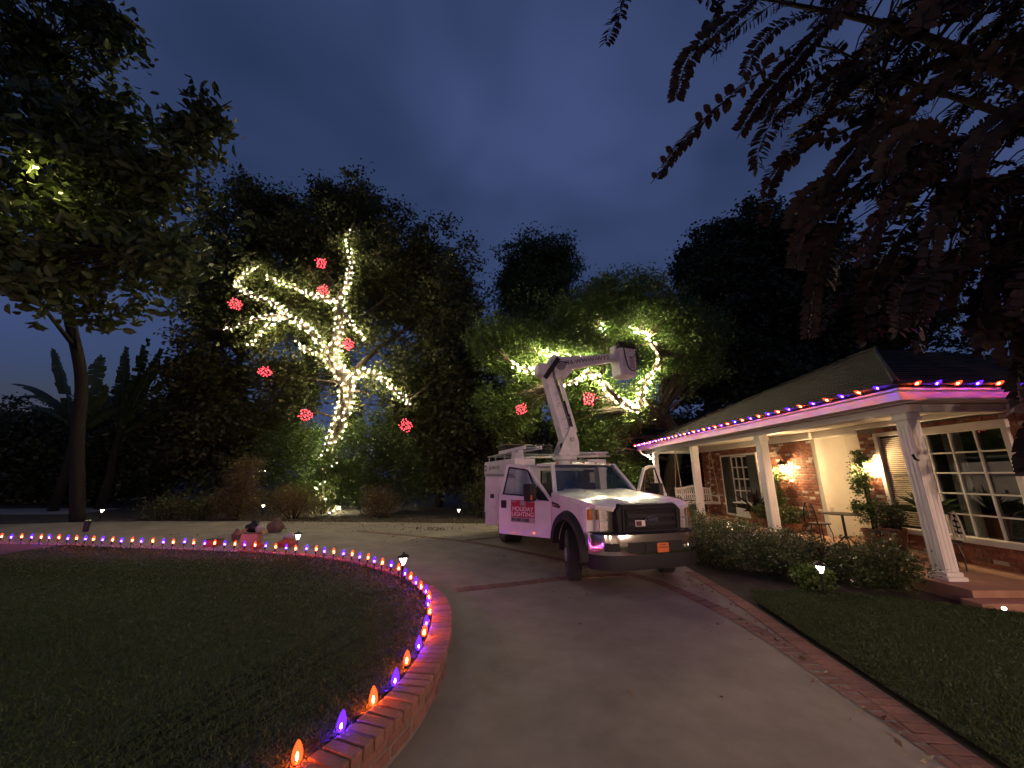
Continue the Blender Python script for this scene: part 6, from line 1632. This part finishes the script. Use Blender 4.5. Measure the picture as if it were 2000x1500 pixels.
iron_chair('dark iron chair by the bistro table near the front door', (7.1, 9.05, FZ), R(0))
iron_chair('ornate iron chair with pale scrolled back by the grid window', (7.35, 6.75, FZ), R(150), 'iron_white_lit')
iron_chair('dark iron chair behind the corner column', (7.3, 7.75, FZ), R(200))
t = thing('bistro_table', 'small dark iron bistro table on the porch', 'table', (7.1, 8.4, FZ))
MB().lathe([(0.33, .70), (0.35, .705), (0.35, .72), (0.33, .725)], n=28).build('table_top', 'iron', t)
MB().tube([(0, 0, .70), (0, 0, .2)], 0.025, 8).build('stem', 'iron', t)
for a in (0, 120, 240): MB().tube([(0, 0, .28), (.15*math.cos(R(a)), .15*math.sin(R(a)), .12), (.26*math.cos(R(a)), .26*math.sin(R(a)), 0)], 0.014, 6).build('leg', 'iron', t)
t = thing('drinking_glass', 'small glass on the bistro table', 'glass', (7.0, 8.5, FZ+.7255))
MB().lathe([(0.03, 0), (0.034, .005), (0.038, .11)], n=12).build('cup', 'lens_glass', t)

# ================================================================== THINGS ON THE DRIVE AND IN THE BED
t = thing('cardboard_box', 'open cardboard box glowing pink beside the lawn bulbs', 'box', (-6.4, 9.75, 0.0), R(8), None, 0.85)
MB().bb((-.22, -.17, 0), (.22, -.155, .36)).bb((-.22, .155, 0), (.22, .17, .36)).bb((-.22, -.155, 0), (-.205, .155, .36)).bb((.205, -.155, 0), (.22, .155, .36)).bb((-.205, -.155, 0), (.205, .155, .015)).build('box', 'cardboard', t)
for dx, a in ((-.22, 40), (.22, -50)):
    MB().box((dx*1.3, 0, .36+.05), (0.006, .31, .16), Matrix.Rotation(R(a), 3, 'Y')).build('flap', 'cardboard', t)
def blob(mb, c, r, seed, n=26, m=16, power=1.0):
    """slumped sack: flat foot, folds running up to a gathered neck"""
    rr = random.Random(seed); secs = []; f1, f2, f3 = rr.randint(5, 8), rr.randint(9, 13), rr.uniform(0, 6)
    for j in range(m+1):
        t = j/m; z = -r[2] + 2*r[2]*t
        w = (0.72 + 0.45*math.sin(PI*min(1, t*1.15)))*(1 - max(0, t-0.62)**1.2*2.0)
        if t > 0.9: w *= 1.35
        ring = []
        for k in range(n):
            a_ = 2*PI*k/n
            q = 1 + (0.05+0.16*t)*math.sin(f1*a_ + f3 + 2.5*t) + 0.06*math.sin(f2*a_ - 4*t) + rr.uniform(-.035, .035)
            ring.append((c[0] + r[0]*w*q*math.cos(a_) + 0.12*r[0]*t, c[1] + r[1]*w*q*math.sin(a_), c[2] + z*(1 if t < .75 else 1+rr.uniform(-.07, .07))))
        secs.append(ring)
    return mb.loft(secs)
for lab, loc, r, m, sd in (('orange cloth bag slumped at the lawn edge', (-5.55, 9.75, 0.13), (.26, .18, .15), 'orange_cloth', 1), ('small orange bundle beside the cardboard box', (-6.05, 9.45, 0.13), (.16, .12, .12), 'orange_cloth', 2),
                           ('black rubbish bag behind the cardboard box', (-8.0, 12.2, 0.22), (.28, .24, .24), 'black_bag', 3), ('brown paper sack beside the black bag', (-7.35, 12.2, 0.26), (.30, .24, .28), 'paper_bag', 4), ('clear plastic bag between the black and brown sacks', (-7.68, 12.0, 0.18), (.14, .13, .2), 'pale_plastic', 5),
                           ('white plastic bag on the drive behind the box', (-6.1, 10.9, 0.1), (.25, .14, .12), 'pale_plastic', 6), ('small brown sack near the purple bulb', (-7.4, 10.6, 0.2), (.12, .12, .22), 'paper_bag', 7)):
    t = tag(blob(MB(), (0, 0, 0), r, sd, power=.6).build(lab.split()[-7] if False else 'sack', m, None, smooth=True), lab, 'bag', 'bags left on the drive'); t.location = loc; t.scale = (.7, .7, .7); t.location.z = loc[2]*.72
t = thing('orange_tote', 'orange storage tote with purple lit side at the lawn edge', 'tote', (-7.4, 9.85, 0.0), R(-6), None, 0.6)
MB().loft([[(-.22, -.15, 0), (.22, -.15, 0), (.22, .15, 0), (-.22, .15, 0)], [(-.28, -.19, .24), (.28, -.19, .24), (.28, .19, .24), (-.28, .19, .24)]]).build('tub', 'orange_cloth', t, bevel=0.015)
MB().bb((-.29, -.20, .24), (.29, .20, .265)).build('lid', 'black_plastic', t, bevel=0.01)
t = thing('birdbath', 'pale stone birdbath glimpsed through the shrubs', 'birdbath', (-6.0, 18.6, 0))
MB().lathe([(0.55, 0), (0.56, .08), (0.4, .16), (0.3, .5), (0.24, .55), (0.2, 1.3), (0.26, 1.36)], n=18).build('pedestal', 'stone_pale', t, autosmooth=40)
MB().lathe([(0.26, 1.36), (0.5, 1.44), (0.72, 1.56), (0.74, 1.62), (0.66, 1.61), (0.3, 1.5)], n=24).build('basin', 'stone_pale', t, autosmooth=40)
# neighbouring house glimpsed at far left
nb = thing('neighbour_house', 'dark neighbouring house with a lit lamp at far left', 'house', (-36, 30, 0))
MB().bb((-8, 0, 0), (6, 6, 3.2)).build('wall', 'far_wall', nb)
MB().prism([(-.8, 3.2), (6.8, 3.2), (3, 5.0)], -8.6, 6.6, 'x').build('roof', 'shingle', nb)
MB().bb((3.2, -.12, 1.6), (3.42, -.02, 2.0)).bb((2.9, -.1, 2.15), (3.9, -.05, 2.25)).build('lamp', 'far_lamp_glow', nb)
MB().bb((-3, -.03, 1.0), (-1.6, -.01, 2.2)).build('window', 'dark_interior', nb)
structure(sheet('far_pavement', [(-34, 16.5), (-19.5, 17.5), (-20.5, 20.5), (-38, 20)], 0.004, 'far_pave'), 'pale pavement at the far left')
t = thing('garden_light', 'pair of tiny white lights in the dark shrubbery', 'light', (-12.8, 19.5, 0))
MB().tube([(0, 0, 0), (0, 0, 1.85)], 0.02, 6).build('post', 'iron', t)
for dx in (-.1, .1): MB().lathe([(.001, -.04), (.04, -.02), (.04, .02), (.001, .04)], (dx, 0, 1.9), 8).build('lamp', 'far_lamp_glow', t)
print('all ok', sum(len(o.data.polygons) for o in bpy.data.objects if o.type == 'MESH'))
